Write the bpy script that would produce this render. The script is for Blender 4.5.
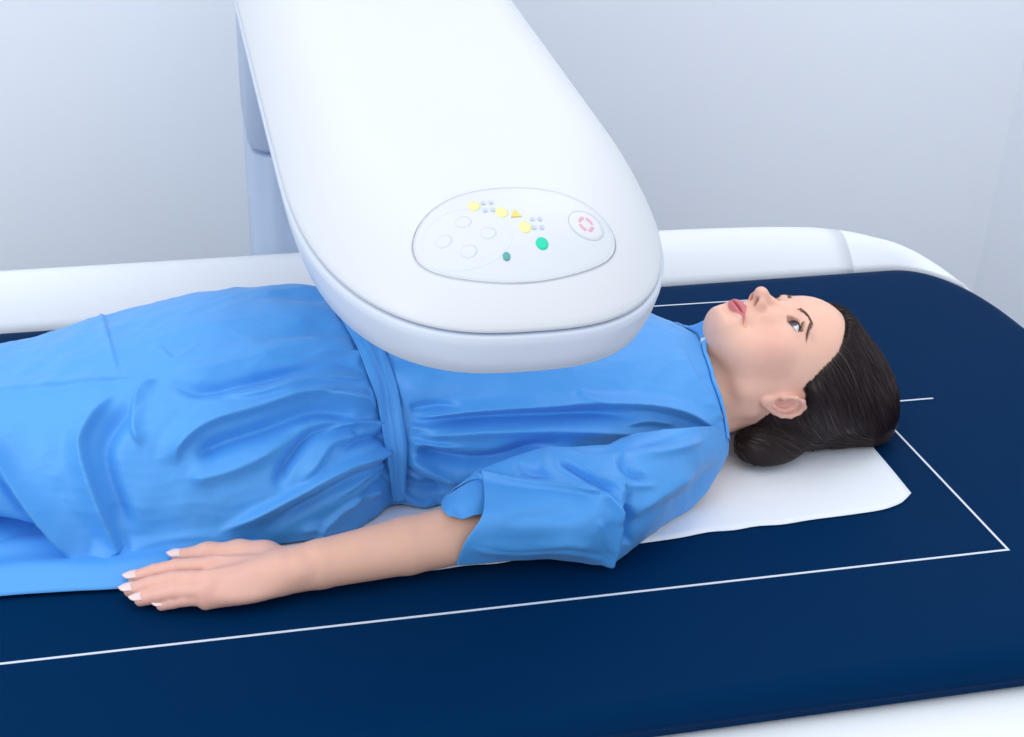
import bpy, math, random
import numpy as np
from mathutils import Matrix, Vector

for _o in list(bpy.data.objects):
    bpy.data.objects.remove(_o, do_unlink=True)
scn = bpy.context.scene
COL = scn.collection
random.seed(7)
RNG = np.random.default_rng(7)

# ------------------------------------------------------------------ camera
# near right corner of the printed rectangle on the mat is the origin, X runs
# along the table towards the head end, Y away from the camera, Z up.
FPX = 1328.1
PITCH, YAW, ROLL = 0.4810, 0.2463, 0.0423
CAM = np.array([-0.8232, -1.0299, 0.8226])
_f = np.array([math.sin(YAW) * math.cos(PITCH), math.cos(YAW) * math.cos(PITCH), -math.sin(PITCH)])
_r0 = np.array([math.cos(YAW), -math.sin(YAW), 0.0])
_u0 = np.cross(_r0, _f)
CR = math.cos(ROLL) * _r0 + math.sin(ROLL) * _u0
CU = math.cos(ROLL) * _u0 - math.sin(ROLL) * _r0
CF = _f
cam_data = bpy.data.cameras.new('camera')
cam_data.sensor_width = 36.0
cam_data.sensor_fit = 'HORIZONTAL'
cam_data.lens = FPX / 1024.0 * 36.0
cam_data.clip_start = 0.02
cam = bpy.data.objects.new('camera', cam_data)
COL.objects.link(cam)
cam.matrix_world = Matrix(((CR[0], CU[0], -CF[0], CAM[0]),
                           (CR[1], CU[1], -CF[1], CAM[1]),
                           (CR[2], CU[2], -CF[2], CAM[2]),
                           (0, 0, 0, 1)))
scn.camera = cam

# ------------------------------------------------------------------ world and lights
world = bpy.data.worlds.new('world')
scn.world = world
world.use_nodes = True
world.node_tree.nodes['Background'].inputs[0].default_value = (0.87, 0.925, 1.0, 1)
world.node_tree.nodes['Background'].inputs[1].default_value = 1.02


def area(name, loc, target, size, energy, color):
    d = bpy.data.lights.new(name, 'AREA')
    d.shape = 'RECTANGLE'
    d.size, d.size_y = size
    d.energy = energy
    d.color = color
    o = bpy.data.objects.new(name, d)
    COL.objects.link(o)
    o.location = loc
    o.rotation_euler = (Vector(target) - Vector(loc)).to_track_quat('-Z', 'Y').to_euler()
    return o


area('overhead_light', (-0.85, -0.10, 2.05), (-0.75, 0.15, 0), (1.5, 1.1), 7.5, (1.0, 0.985, 0.965))
area('overhead_light', (0.25, 0.55, 2.0), (0.25, 0.75, 0), (1.0, 0.8), 6.5, (1.0, 0.985, 0.965))  # extra overhead panel, added to brighten the walls and head end
area('left_fill', (-2.9, -0.9, 1.5), (-0.6, 0.4, 0.1), (1.6, 1.6), 22, (0.90, 0.96, 1.0))  # soft fill added from the left, not an actual window
scn.view_settings.view_transform = 'Standard'
scn.view_settings.look = 'None'
scn.view_settings.exposure = 0.0
scn.view_settings.gamma = 1.0
scn.view_settings.use_curve_mapping = False


# ------------------------------------------------------------------ helpers
def ray(px, py):
    return CF + (px - 512) / FPX * CR - (py - 368.5) / FPX * CU


def P(px, py, z=None, y=None, x=None):
    d = ray(px, py)
    if z is not None:
        t = (z - CAM[2]) / d[2]
    elif y is not None:
        t = (y - CAM[1]) / d[1]
    else:
        t = (x - CAM[0]) / d[0]
    return CAM + t * d


def project(V):
    d = V - CAM
    w = d @ CF
    return np.stack([512 + FPX * (d @ CR) / w, 368.5 - FPX * (d @ CU) / w], -1)


def srgb(r, g, b):
    return tuple(((c / 255) / 12.92 if c / 255 <= 0.04045 else ((c / 255 + 0.055) / 1.055) ** 2.4) for c in (r, g, b)) + (1.0,)


def mesh_obj(name, V, F, mat=None, parent=None, smooth=True, colors=None):
    me = bpy.data.meshes.new(name)
    V = np.asarray(V, dtype=np.float64)
    me.from_pydata(V.tolist(), [], F if isinstance(F, list) else F.tolist())
    me.update()
    if smooth:
        me.polygons.foreach_set('use_smooth', np.ones(len(me.polygons), dtype=bool))
    if colors is not None:
        a = me.color_attributes.new('Col', 'FLOAT_COLOR', 'POINT')
        c = np.ones((len(V), 4), dtype=np.float32)
        c[:, :3] = colors
        a.data.foreach_set('color', c.ravel())
    if mat:
        me.materials.append(mat)
    o = bpy.data.objects.new(name, me)
    COL.objects.link(o)
    if parent:
        o.parent = parent
        o.matrix_parent_inverse = parent.matrix_world.inverted()
    return o


def tag(o, label=None, cat=None, group=None, kind=None):
    if label: o['label'] = label
    if cat: o['category'] = cat
    if group: o['group'] = group
    if kind: o['kind'] = kind
    return o


def empty(name, loc):
    o = bpy.data.objects.new(name, None)
    COL.objects.link(o)
    o.empty_display_size = 0.05
    o.location = loc
    bpy.context.view_layer.update()
    return o


def grid_faces(n, m, wrap=False, flip=False):
    i, j = np.meshgrid(np.arange(n - 1), np.arange(m if wrap else m - 1), indexing='ij')
    a = i * m + j
    b = i * m + (j + 1) % m
    c = (i + 1) * m + (j + 1) % m
    d = (i + 1) * m + j
    q = np.stack([a, b, c, d] if not flip else [d, c, b, a], -1).reshape(-1, 4)
    return q


def crom(P_, n):
    """Catmull-Rom through the rows of P_, n samples."""
    P_ = np.asarray(P_, float)
    if P_.ndim == 1: P_ = P_[:, None]
    k = len(P_)
    ext = np.vstack([2 * P_[0] - P_[1], P_, 2 * P_[-1] - P_[-2]])
    t = np.linspace(0, k - 1, n)
    i = np.minimum(t.astype(int), k - 2)
    u = (t - i)[:, None]
    p0, p1, p2, p3 = ext[i], ext[i + 1], ext[i + 2], ext[i + 3]
    return 0.5 * (2 * p1 + (-p0 + p2) * u + (2 * p0 - 5 * p1 + 4 * p2 - p3) * u ** 2 + (-p0 + 3 * p1 - 3 * p2 + p3) * u ** 3)


def smoothstep(a, b, x):
    t = np.clip((x - a) / (b - a), 0, 1)
    return t * t * (3 - 2 * t)


def pchip(xs, ys, x):
    """monotone-ish smooth interpolation of a table"""
    xs = np.asarray(xs, float); ys = np.asarray(ys, float)
    h = np.diff(xs); dl = np.diff(ys) / h
    m = np.zeros_like(ys)
    m[1:-1] = np.where(dl[:-1] * dl[1:] > 0, 2 * dl[:-1] * dl[1:] / np.where(dl[:-1] + dl[1:] == 0, 1, dl[:-1] + dl[1:]), 0)
    m[0], m[-1] = dl[0], dl[-1]
    x = np.clip(x, xs[0], xs[-1])
    i = np.clip(np.searchsorted(xs, x) - 1, 0, len(xs) - 2)
    t = (x - xs[i]) / h[i]
    return ((2 * t ** 3 - 3 * t ** 2 + 1) * ys[i] + (t ** 3 - 2 * t ** 2 + t) * h[i] * m[i]
            + (-2 * t ** 3 + 3 * t ** 2) * ys[i + 1] + (t ** 3 - t ** 2) * h[i] * m[i + 1])


def tube_mesh(paths, radii, sides=6, cap=True):
    """round tubes along paths (list of (n,3)), radii list of (n,)"""
    V, F = [], []
    base = 0
    for p, r in zip(paths, radii):
        p = np.asarray(p, float); n = len(p)
        t = np.gradient(p, axis=0); t /= np.linalg.norm(t, axis=1)[:, None] + 1e-12
        ref = np.array([0.31, 0.87, 0.38])
        a = np.cross(t, ref); a /= np.linalg.norm(a, axis=1)[:, None] + 1e-12
        b = np.cross(t, a)
        ang = np.arange(sides) / sides * 2 * np.pi
        ring = p[:, None] + np.asarray(r)[:, None, None] * (np.cos(ang)[None, :, None] * a[:, None] + np.sin(ang)[None, :, None] * b[:, None])
        V.append(ring.reshape(-1, 3))
        F.append(grid_faces(n, sides, wrap=True) + base)
        base += n * sides
    return np.vstack(V), np.vstack(F)


# ------------------------------------------------------------------ signed distance volumes
class Vol:
    def __init__(self, lo, hi, h):
        self.lo = np.asarray(lo, float); self.h = h
        self.n = np.ceil((np.asarray(hi) - self.lo) / h).astype(int) + 1
        self.ax = [(self.lo[k] + h * np.arange(self.n[k])).astype(np.float32) for k in range(3)]
        self.d = np.full(self.n, 0.2, np.float32)

    def box(self, lo, hi):
        s = []
        for k in range(3):
            a = int(np.clip(math.floor((lo[k] - self.lo[k]) / self.h), 0, self.n[k]))
            b = int(np.clip(math.ceil((hi[k] - self.lo[k]) / self.h) + 1, 0, self.n[k]))
            s.append(slice(a, b))
        X = self.ax[0][s[0]][:, None, None]; Y = self.ax[1][s[1]][None, :, None]; Z = self.ax[2][s[2]][None, None, :]
        return tuple(s), X, Y, Z

    def _comb(self, s, v, k, mode):
        if 0 in self.d[s].shape: return
        a = self.d[s]
        if mode == 'add':
            hh = np.maximum(k - np.abs(a - v), 0) / k
            self.d[s] = np.minimum(a, v) - hh * hh * k * 0.25
        else:
            b = -v
            hh = np.maximum(k - np.abs(a - b), 0) / k
            self.d[s] = np.maximum(a, b) + hh * hh * k * 0.25

    def ell(self, c, r, k=0.005, rot=None, mode='add'):
        c = np.asarray(c, float); r = np.asarray(r, float)
        m = (r.max() if rot is not None else r) + k + 3 * self.h
        s, X, Y, Z = self.box(c - m, c + m)
        x, y, z = X - c[0], Y - c[1], Z - c[2]
        if rot is not None:
            R = np.asarray(rot)  # rows are local axes
            x, y, z = [R[i][0] * x + R[i][1] * y + R[i][2] * z for i in range(3)]
        k0 = np.sqrt((x / r[0]) ** 2 + (y / r[1]) ** 2 + (z / r[2]) ** 2)
        k1 = np.sqrt((x / r[0] ** 2) ** 2 + (y / r[1] ** 2) ** 2 + (z / r[2] ** 2) ** 2)
        self._comb(s, (k0 * (k0 - 1) / np.maximum(k1, 1e-6)).astype(np.float32), k, mode)

    def cone(self, a, b, ra, rb, k=0.005, mode='add', squash=None):
        a = np.asarray(a, float); b = np.asarray(b, float)
        rm = max(ra, rb) + k + 3 * self.h
        if squash: rm *= max(1, *squash)
        s, X, Y, Z = self.box(np.minimum(a, b) - rm, np.maximum(a, b) + rm)
        ab = b - a
        t = ((X - a[0]) * ab[0] + (Y - a[1]) * ab[1] + (Z - a[2]) * ab[2]) / max(ab @ ab, 1e-12)
        t = np.clip(t, 0, 1)
        dx, dy, dz = X - a[0] - t * ab[0], Y - a[1] - t * ab[1], Z - a[2] - t * ab[2]
        if squash: dx, dy, dz = dx / squash[0], dy / squash[1], dz / squash[2]
        self._comb(s, (np.sqrt(dx * dx + dy * dy + dz * dz) - (ra + (rb - ra) * t)).astype(np.float32), k, mode)

    def chain(self, pts, rs, k=0.005, mode='add', squash=None):
        for i in range(len(pts) - 1):
            self.cone(pts[i], pts[i + 1], rs[i], rs[i + 1], k, mode, squash)

    def func(self, lo, hi, fn, k, mode):
        s, X, Y, Z = self.box(lo, hi)
        self._comb(s, np.broadcast_to(fn(X, Y, Z), self.d[s].shape).astype(np.float32), k, mode)

    def sample(self, p):
        g = (np.asarray(p) - self.lo) / self.h
        g = np.clip(g, 0, self.n - 1.001)
        i = g.astype(int); f = g - i
        d = self.d; r = 0
        for dx in (0, 1):
            for dy in (0, 1):
                for dz in (0, 1):
                    w = (f[:, 0] if dx else 1 - f[:, 0]) * (f[:, 1] if dy else 1 - f[:, 1]) * (f[:, 2] if dz else 1 - f[:, 2])
                    r = r + w * d[i[:, 0] + dx, i[:, 1] + dy, i[:, 2] + dz]
        return r

    def grad(self, p, e=None):
        e = e or self.h
        g = np.stack([self.sample(p + e * v) - self.sample(p - e * v) for v in np.eye(3)], -1)
        return g / (np.linalg.norm(g, axis=1)[:, None] + 1e-9)

    def mesh(self):
        d = self.d; sgn = d < 0
        n = self.n
        cs = [(x, y, z) for x in (0, 1) for y in (0, 1) for z in (0, 1)]
        cnt = sum(sgn[x:n[0] - 1 + x, y:n[1] - 1 + y, z:n[2] - 1 + z].astype(np.int8) for x, y, z in cs)
        act = (cnt > 0) & (cnt < 8)
        idx = np.argwhere(act)
        cv = {c: d[idx[:, 0] + c[0], idx[:, 1] + c[1], idx[:, 2] + c[2]] for c in cs}
        acc = np.zeros((len(idx), 3)); num = np.zeros(len(idx))
        for a in cs:
            for k in range(3):
                if a[k] == 0:
                    b = list(a); b[k] = 1; b = tuple(b)
                    da, db = cv[a], cv[b]
                    m = (da < 0) != (db < 0)
                    t = np.where(m, da / np.where(m, da - db, 1), 0)
                    p = np.tile(np.array(a, float), (len(idx), 1)); p[:, k] = t
                    acc += p * m[:, None]; num += m
        V = self.lo + self.h * (idx + acc / num[:, None])
        lut = np.full(n, -1, np.int64)
        lut[idx[:, 0], idx[:, 1], idx[:, 2]] = np.arange(len(idx))
        Fs = []
        for k in range(3):
            u, v = (k + 1) % 3, (k + 2) % 3
            A = [slice(None)] * 3; B = [slice(None)] * 3
            A[k] = slice(0, -1); B[k] = slice(1, None)
            e = np.argwhere(sgn[tuple(A)] != sgn[tuple(B)])
            e = e[(e[:, u] > 0) & (e[:, v] > 0) & (e[:, u] < n[u] - 1) & (e[:, v] < n[v] - 1)]
            q = []
            for du, dv in ((1, 1), (0, 1), (0, 0), (1, 0)):
                c = e.copy(); c[:, u] -= du; c[:, v] -= dv
                q.append(lut[c[:, 0], c[:, 1], c[:, 2]])
            q = np.stack(q, -1)
            s = sgn[e[:, 0], e[:, 1], e[:, 2]]
            q[~s] = q[~s][:, ::-1]
            Fs.append(q)
        return V, np.vstack(Fs)


# ------------------------------------------------------------------ materials
def mat(name, color, rough=0.5, spec=0.5, coat=0.0, sss=0.0, noise=None, bump=None, sheen=0.0, metal=0.0):
    m = bpy.data.materials.new(name); m.use_nodes = True
    nt = m.node_tree; b = nt.nodes['Principled BSDF']
    b.inputs['Base Color'].default_value = color
    b.inputs['Roughness'].default_value = rough
    b.inputs['Specular IOR Level'].default_value = spec
    b.inputs['Coat Weight'].default_value = coat
    b.inputs['Metallic'].default_value = metal
    b.inputs['Sheen Weight'].default_value = sheen
    if sss:
        b.inputs['Subsurface Weight'].default_value = sss
        b.inputs['Subsurface Radius'].default_value = (0.012, 0.005, 0.003)
        b.inputs['Subsurface Scale'].default_value = 1.0
    tc = nt.nodes.new('ShaderNodeTexCoord')
    if noise:
        sc, amt = noise
        n = nt.nodes.new('ShaderNodeTexNoise'); n.inputs['Scale'].default_value = sc; n.inputs['Detail'].default_value = 4
        nt.links.new(tc.outputs['Object'], n.inputs['Vector'])
        mx = nt.nodes.new('ShaderNodeMix'); mx.data_type = 'RGBA'
        mx.inputs[6].default_value = tuple(c * (1 - amt) for c in color[:3]) + (1,)
        mx.inputs[7].default_value = tuple(min(1, c * (1 + amt)) for c in color[:3]) + (1,)
        nt.links.new(n.outputs['Fac'], mx.inputs[0]); nt.links.new(mx.outputs[2], b.inputs['Base Color'])
    if bump:
        sc, st, dist = bump
        n = nt.nodes.new('ShaderNodeTexNoise'); n.inputs['Scale'].default_value = sc; n.inputs['Detail'].default_value = 5
        nt.links.new(tc.outputs['Object'], n.inputs['Vector'])
        bp = nt.nodes.new('ShaderNodeBump'); bp.inputs['Strength'].default_value = st; bp.inputs['Distance'].default_value = dist
        nt.links.new(n.outputs['Fac'], bp.inputs['Height']); nt.links.new(bp.outputs[0], b.inputs['Normal'])
    return m


M = {}
M['wall'] = mat('wall_paint', srgb(240, 243, 249), 0.75, 0.2, noise=(3, 0.015), bump=(180, 0.05, 0.001))
M['floor'] = mat('floor_vinyl', srgb(190, 196, 204), 0.45, 0.4, noise=(12, 0.04))
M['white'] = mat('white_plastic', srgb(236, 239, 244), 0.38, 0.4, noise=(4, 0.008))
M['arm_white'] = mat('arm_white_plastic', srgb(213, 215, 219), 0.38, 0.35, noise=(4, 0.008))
M['white_low'] = mat('shaded_white_plastic', srgb(203, 210, 223), 0.38, 0.4, noise=(4, 0.01))  # white plastic greyed: shading of the arm's lower shell put into the colour
M['column'] = mat('grey_plastic', srgb(172, 188, 212), 0.4, 0.4, noise=(4, 0.01))
M['seam'] = mat('seam_gap', srgb(140, 152, 190), 0.6, 0.2, noise=(20, 0.05))
M['panel'] = mat('panel_film', srgb(209, 212, 218), 0.3, 0.4, noise=(10, 0.01))
M['panel_line'] = mat('panel_relief', srgb(204, 208, 217), 0.4, 0.4, noise=(10, 0.01))
M['yellow'] = mat('yellow_key', srgb(234, 230, 158), 0.4, 0.4, noise=(300, 0.02))
M['amber'] = mat('amber_key', srgb(222, 204, 110), 0.4, 0.4, noise=(300, 0.02))
M['green'] = mat('green_key', srgb(10, 205, 165), 0.35, 0.4, noise=(300, 0.02))
M['teal'] = mat('teal_print', srgb(90, 165, 160), 0.5, 0.3, noise=(300, 0.02))
M['red'] = mat('red_print', srgb(222, 165, 180), 0.5, 0.3, noise=(300, 0.02))
M['greyprint'] = mat('grey_print', srgb(190, 197, 210), 0.5, 0.3, noise=(300, 0.02))
M['vinyl'] = mat('navy_vinyl', srgb(0, 41, 80), 0.5, 0.02, noise=(6, 0.05), bump=(260, 0.06, 0.0006))
M['piping'] = mat('navy_piping', srgb(0, 34, 72), 0.5, 0.08, noise=(40, 0.05))
M['line'] = mat('white_print', srgb(218, 224, 236), 0.5, 0.3, noise=(60, 0.02))
M['paper'] = mat('paper', srgb(236, 240, 247), 0.8, 0.15, noise=(25, 0.01), bump=(70, 0.35, 0.002))

# ------------------------------------------------------------------ room
ZF = -0.78
YW, XW = 1.50, 0.925


def slab(name, lo, hi, m, kind=None):
    x0, y0, z0 = lo; x1, y1, z1 = hi
    V = [(x0, y0, z0), (x1, y0, z0), (x1, y1, z0), (x0, y1, z0), (x0, y0, z1), (x1, y0, z1), (x1, y1, z1), (x0, y1, z1)]
    F = [[0, 3, 2, 1], [4, 5, 6, 7], [0, 1, 5, 4], [1, 2, 6, 5], [2, 3, 7, 6], [3, 0, 4, 7]]
    o = mesh_obj(name, V, F, m, smooth=False)
    if kind: o['kind'] = kind
    return o


fl = slab('floor', (-3.6, -2.4, ZF - 0.06), (XW, YW, ZF), M['floor'], 'structure')
tag(fl, 'pale grey vinyl floor of the scanning room', 'floor')
wb = slab('wall_back', (-3.6, YW, ZF - 0.06), (XW + 0.1, YW + 0.1, 1.9), M['wall'], 'structure')
tag(wb, 'pale blue-white painted wall behind the scanner', 'wall')
wr = slab('wall_right', (XW, -2.4, ZF - 0.06), (XW + 0.1, YW, 1.9), M['wall'], 'structure')
tag(wr, 'pale blue-grey side wall beyond the head end of the table', 'wall')

# ------------------------------------------------------------------ table outline
MAT_T = 0.045


def table_outline(off, n=26, x0=-2.05, front=None):
    """plan outline of the mat grown by off, counter clockwise from the back left"""
    yb, yf, xr = 0.756, -0.165, 0.353
    fo = off if front is None else front
    pts = []
    def corner(cx, cy, rx, ry, a0, a1):
        for a in np.linspace(a0, a1, n):
            e = 2 / 2.3
            ca, sa = math.cos(a), math.sin(a)
            pts.append((cx + rx * math.copysign(abs(ca) ** e, ca), cy + ry * math.copysign(abs(sa) ** e, sa)))
    corner(xr - 0.20, yf + 0.28, 0.20 + off, 0.28 + fo, -math.pi / 2, 0)
    corner(xr - 0.11, yb - 0.21, 0.11 + off, 0.21 + off, 0, math.pi / 2)
    # back edge drifts slightly towards the camera at the foot end
    for x in np.linspace(xr - 0.11, x0 + 0.06, 24)[1:]:
        pts.append((x, yb + off - 0.028 * (xr - 0.11 - x) / 1.3))
    ybl = pts[-1][1]
    corner(x0 + 0.06, ybl - off - 0.06, 0.06 + off, 0.06 + off, math.pi / 2, math.pi)
    corner(x0 + 0.06, yf + 0.06, 0.06 + off, 0.06 + fo, math.pi, 1.5 * math.pi)
    for x in np.linspace(x0 + 0.06, xr - 0.20, 24)[1:-1]:
        pts.append((x, yf - fo))
    return np.array(pts)


def loft(rings, close_top=True, close_bottom=True):
    n = len(rings[0]); V = np.vstack(rings)
    F = grid_faces(len(rings), n, wrap=True).tolist()
    if close_bottom: F.append(list(range(n))[::-1])
    if close_top: F.append(list(range((len(rings) - 1) * n, len(rings) * n)))
    return V, F


def ring_at(off, z, **kw):
    o = table_outline(off, **kw)
    return np.column_stack([o, np.full(len(o), z)])


table = empty('scan_table', (-0.85, 0.27, ZF))
tag(table, 'long white scanner table with raised rounded rail along the wall side', 'table')
# plinth and deck
V, F = loft([ring_at(-0.12, ZF), ring_at(-0.12, -0.22), ring_at(-0.05, -0.16)])
mesh_obj('plinth', V, F, M['white_low'], table)
V, F = loft([ring_at(-0.06, -0.16, front=0.05), ring_at(-0.03, -0.155, front=0.11), ring_at(-0.014, -0.14, front=0.135), ring_at(-0.008, -0.10, front=0.145), ring_at(-0.008, -0.065, front=0.140),
             ring_at(-0.010, -MAT_T - 0.004, front=0.125), ring_at(-0.014, -MAT_T, front=0.11), ring_at(-0.05, -MAT_T)])
mesh_obj('deck', V, F, M['white'], table)


# rail: rounded hump sweeping along the back edge and dying away round the head end corner
def rail_mesh(s0, s1, n):
    path = []
    o = table_outline(0.0)
    # back edge from the foot end to the head end, then the corner reversed
    crn = o[26:52][::-1]
    back = o[51:51 + 24][::-1]
    path = np.vstack([back, crn[1:]])
    seg = np.r_[0, np.cumsum(np.linalg.norm(np.diff(path, axis=0), axis=1))]
    L = seg[-1]
    s = np.linspace(s0, s1, n) * L
    px = np.interp(s, seg, path[:, 0]); py = np.interp(s, seg, path[:, 1])
    t = np.stack([np.gradient(px), np.gradient(py)], 1); t /= np.linalg.norm(t, axis=1)[:, None]
    nrm = np.stack([-t[:, 1], t[:, 0]], 1)
    # height of the hump
    hgt = pchip([-2.2, -1.0, -0.15, 0.03, 0.14, 0.20, 0.25, 0.31, 0.36], [0.050, 0.050, 0.051, 0.047, 0.041, 0.036, 0.027, 0.000, -0.03], px)
    prof = []
    for a in np.linspace(0, 1, 24):
        prof.append(a)
    V = []
    for k in range(n):
        h = hgt[k]; w = float(smoothstep(0.375, 0.13, px[k]) * 0.9 + 0.1)
        row = []
        row.append((0.0035, -MAT_T + 0.002))
        row.append((0.0035, -0.012))
        for a in np.linspace(0.0, math.pi * 0.5, 14):      # inner quarter rise
            row.append((0.0035 + w * 0.070 * a / (math.pi / 2), -0.004 + (h + 0.004) * math.sin(a) ** 0.95))
        for a in np.linspace(0.08, math.pi * 0.5, 10):      # outer fall
            row.append((0.0035 + w * 0.070 + w * 0.075 * math.sin(a), h - (h + 0.10) * (1 - math.cos(a))))
        row.append((0.0035 + w * 0.145, -0.15)); row.append((0.0035 + w * 0.02, -0.15))
        for (u, z) in row:
            V.append((px[k] + nrm[k, 0] * u, py[k] + nrm[k, 1] * u, z))
    m = len(row)
    F = grid_faces(n, m, wrap=True, flip=True).tolist()
    F.append(list(range(m))); F.append([(n - 1) * m + j for j in range(m)][::-1])
    return np.array(V), F


def rail_s(x):
    o = table_outline(0.0)
    path = np.vstack([o[51:75][::-1], o[26:52][::-1][1:]])
    seg = np.r_[0, np.cumsum(np.linalg.norm(np.diff(path, axis=0), axis=1))]
    k = int(np.argmax(path[:, 0] > x))
    return (seg[k - 1] + (x - path[k - 1, 0]) / (path[k, 0] - path[k - 1, 0]) * (seg[k] - seg[k - 1])) / seg[-1]


sS = rail_s(0.185)
V, F = rail_mesh(0.0, sS - 0.0002, 60); mesh_obj('rail', V, F, M['white'], table)
V, F = rail_mesh(sS + 0.0002, rail_s(0.335), 60); mesh_obj('rail_end_cap', V, F, M['white'], table)

# ------------------------------------------------------------------ mat
mattress = empty('table_mat', (-0.85, 0.27, -MAT_T))
tag(mattress, 'navy blue vinyl mat with white printed scan rectangle on the table', 'mat')
rr = []
zt = -0.0
for off, z in ((-0.006, -MAT_T + 0.0006), (-0.001, -MAT_T + 0.006), (0.000, -0.026), (-0.001, -0.018), (-0.004, -0.010), (-0.010, -0.0045), (-0.020, -0.001), (-0.034, 0.0), (-0.10, 0.0)):
    rr.append(ring_at(off - 0.001, z))
V, F = loft(rr)
mesh_obj('pad', V, F, M['vinyl'], mattress)
o = ring_at(-0.0022, -0.030); o = np.vstack([o, o[:1]])
V, F = tube_mesh([o], [np.full(len(o), 0.0026)], 8); mesh_obj('piping', V, F, M['piping'], mattress)


def strip(a, b, w, z=0.0002, h=0.0004):
    a = np.array(a, float); b = np.array(b, float)
    t = (b - a) / np.linalg.norm(b - a); n = np.array([-t[1], t[0]]) * w / 2
    q = [a - n, b - n, b + n, a + n]
    V = [(p[0], p[1], zz) for zz in (z, z + h) for p in q]
    F = [[3, 2, 1, 0], [4, 5, 6, 7], [0, 1, 5, 4], [1, 2, 6, 5], [2, 3, 7, 6], [3, 0, 4, 7]]
    return V, F


LW = 0.0028
XL = -1.93
for a, b in (((XL, 0), (LW / 2, 0)), ((0, LW / 2), (0, 0.66 - LW / 2)), ((LW / 2, 0.66), (XL, 0.66)), ((XL, 0.66 - LW / 2), (XL, LW / 2)), ((LW / 2, 0.33), (0.091, 0.33))):
    V, F = strip(a, b, LW); mesh_obj('printed_line', V, F, M['line'], mattress, smooth=False)

# ------------------------------------------------------------------ scanner arm
arm = empty('scanner_arm', (-0.58, 1.0, ZF))
tag(arm, 'white overhanging scanner arm with control keys, carried by a grey column', 'scanner')
A_YC, A_A, A_YB = 0.13, 0.305, 1.00     # where the rounded nose starts, its length, back end
Z0, SL = 0.395, 0.085                   # seam height at the nose and rise per metre


def arm_xc(y):   # centre and half width of the outline at y
    t = np.clip((y - (A_YC - A_A)) / (A_YB - (A_YC - A_A)), 0, 1)
    xl = -0.746 - 0.032 * t ** 0.8
    xr = -0.437 + 0.000 * t
    return (xl + xr) / 2, (xr - xl) / 2


def arm_seam_z(y):
    return Z0 + SL * (y + 0.12)


def arm_ring(rho, dz, grow=0.0, nf=60, ns=24):
    pts = []
    n = 2.75; e = 2 / n
    for y in np.linspace(A_YB, A_YC, ns)[:-1]:
        c, w = arm_xc(y); pts.append((c - (w * rho + grow), y))
    for a in np.linspace(0, math.pi, nf):
        ca, sa = math.cos(a), math.sin(a)
        yy = A_YC - (A_A * rho + grow) * abs(sa) ** e
        c, w = arm_xc(yy)
        pts.append((c - (w * rho + grow) * math.copysign(abs(ca) ** e, ca), yy))
    for y in np.linspace(A_YC, A_YB, ns)[1:]:
        c, w = arm_xc(y); pts.append((c + (w * rho + grow), y))
    p = np.array(pts)
    z = arm_seam_z(p[:, 1]) + dz
    return np.column_stack([p, z])


H_UP = 0.064


def top_profile(rho):
    t = np.clip((1 - rho) / 0.46, 0, 1)
    return H_UP * (1 - (1 - t) ** 2.1) ** 0.9 + 0.010 * np.clip(1 - rho ** 2, 0, 1)


rings = [arm_ring(1.0, 0.0, -0.004), arm_ring(1.0, 0.0015, -0.001)]
for rho in list(1 - np.linspace(0, 1, 26)[1:] ** 1.6 * 0.985):
    rings.append(arm_ring(rho, 0.002 + top_profile(rho)))
V, F = loft(rings, close_bottom=False)
mesh_obj('upper_shell', V, F, M['arm_white'], arm)
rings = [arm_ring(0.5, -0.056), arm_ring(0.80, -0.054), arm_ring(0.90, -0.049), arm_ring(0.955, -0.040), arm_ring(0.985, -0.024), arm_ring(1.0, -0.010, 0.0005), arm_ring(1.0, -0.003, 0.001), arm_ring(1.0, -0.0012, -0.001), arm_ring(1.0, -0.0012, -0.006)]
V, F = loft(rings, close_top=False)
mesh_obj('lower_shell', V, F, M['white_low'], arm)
rings = [arm_ring(1.0, -0.006, -0.004), arm_ring(1.0, 0.004, -0.004)]
V, F = loft(rings); mesh_obj('seam', V, F, M['seam'], arm)

# column: two rounded upright covers
def rounded_rect(x0, x1, y0, y1, r, n=8):
    pts = []
    for cx, cy, a0 in ((x1 - r, y0 + r, -90), (x1 - r, y1 - r, 0), (x0 + r, y1 - r, 90), (x0 + r, y0 + r, 180)):
        for a in np.linspace(a0, a0 + 90, n):
            pts.append((cx + r * math.cos(math.radians(a)), cy + r * math.sin(math.radians(a))))
    return np.array(pts)


def column_part(name, z0, z1, ins, m):
    rgs = []
    for z, g in ((z0, 0.012), (z0 + 0.003, 0.005), (z0 + 0.010, 0), (z1 - 0.003, 0), (z1, 0.003)):
        p = rounded_rect(-0.751 + ins + g, -0.39 - ins - g, 0.93 + ins + g, 1.22 - ins - g, 0.045)
        rgs.append(np.column_stack([p, np.full(len(p), z)]))
    V, F = loft(rgs); return mesh_obj(name, V, F, m, arm)


column_part('column', ZF, 0.160, 0.0, M['column'])
column_part('column_cover', 0.163, 0.62, -0.002, M['column'])
p = rounded_rect(-0.745, -0.405, 0.945, 1.2, 0.03)
V, F = loft([np.column_stack([p, np.full(len(p), z)]) for z in (0.156, 0.168)]); mesh_obj('column_seam', V, F, M['seam'], arm)


# control panel: pixel direction meets the domed top of the arm
def arm_top_z(x, y):
    c, w = arm_xc(y)
    n = 2.75
    yf = np.maximum(0, (A_YC - y) / A_A)
    rho = (np.abs((x - c) / w) ** n + yf ** n) ** (1 / n)
    return arm_seam_z(y) + 0.002 + top_profile(np.minimum(rho, 1))


def on_arm(px, py):
    d = ray(px, py); t = 0.5
    for i in range(4000):
        p = CAM + t * d
        if p[2] < arm_top_z(p[0], p[1]): break
        t += 0.0005
    return p


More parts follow.
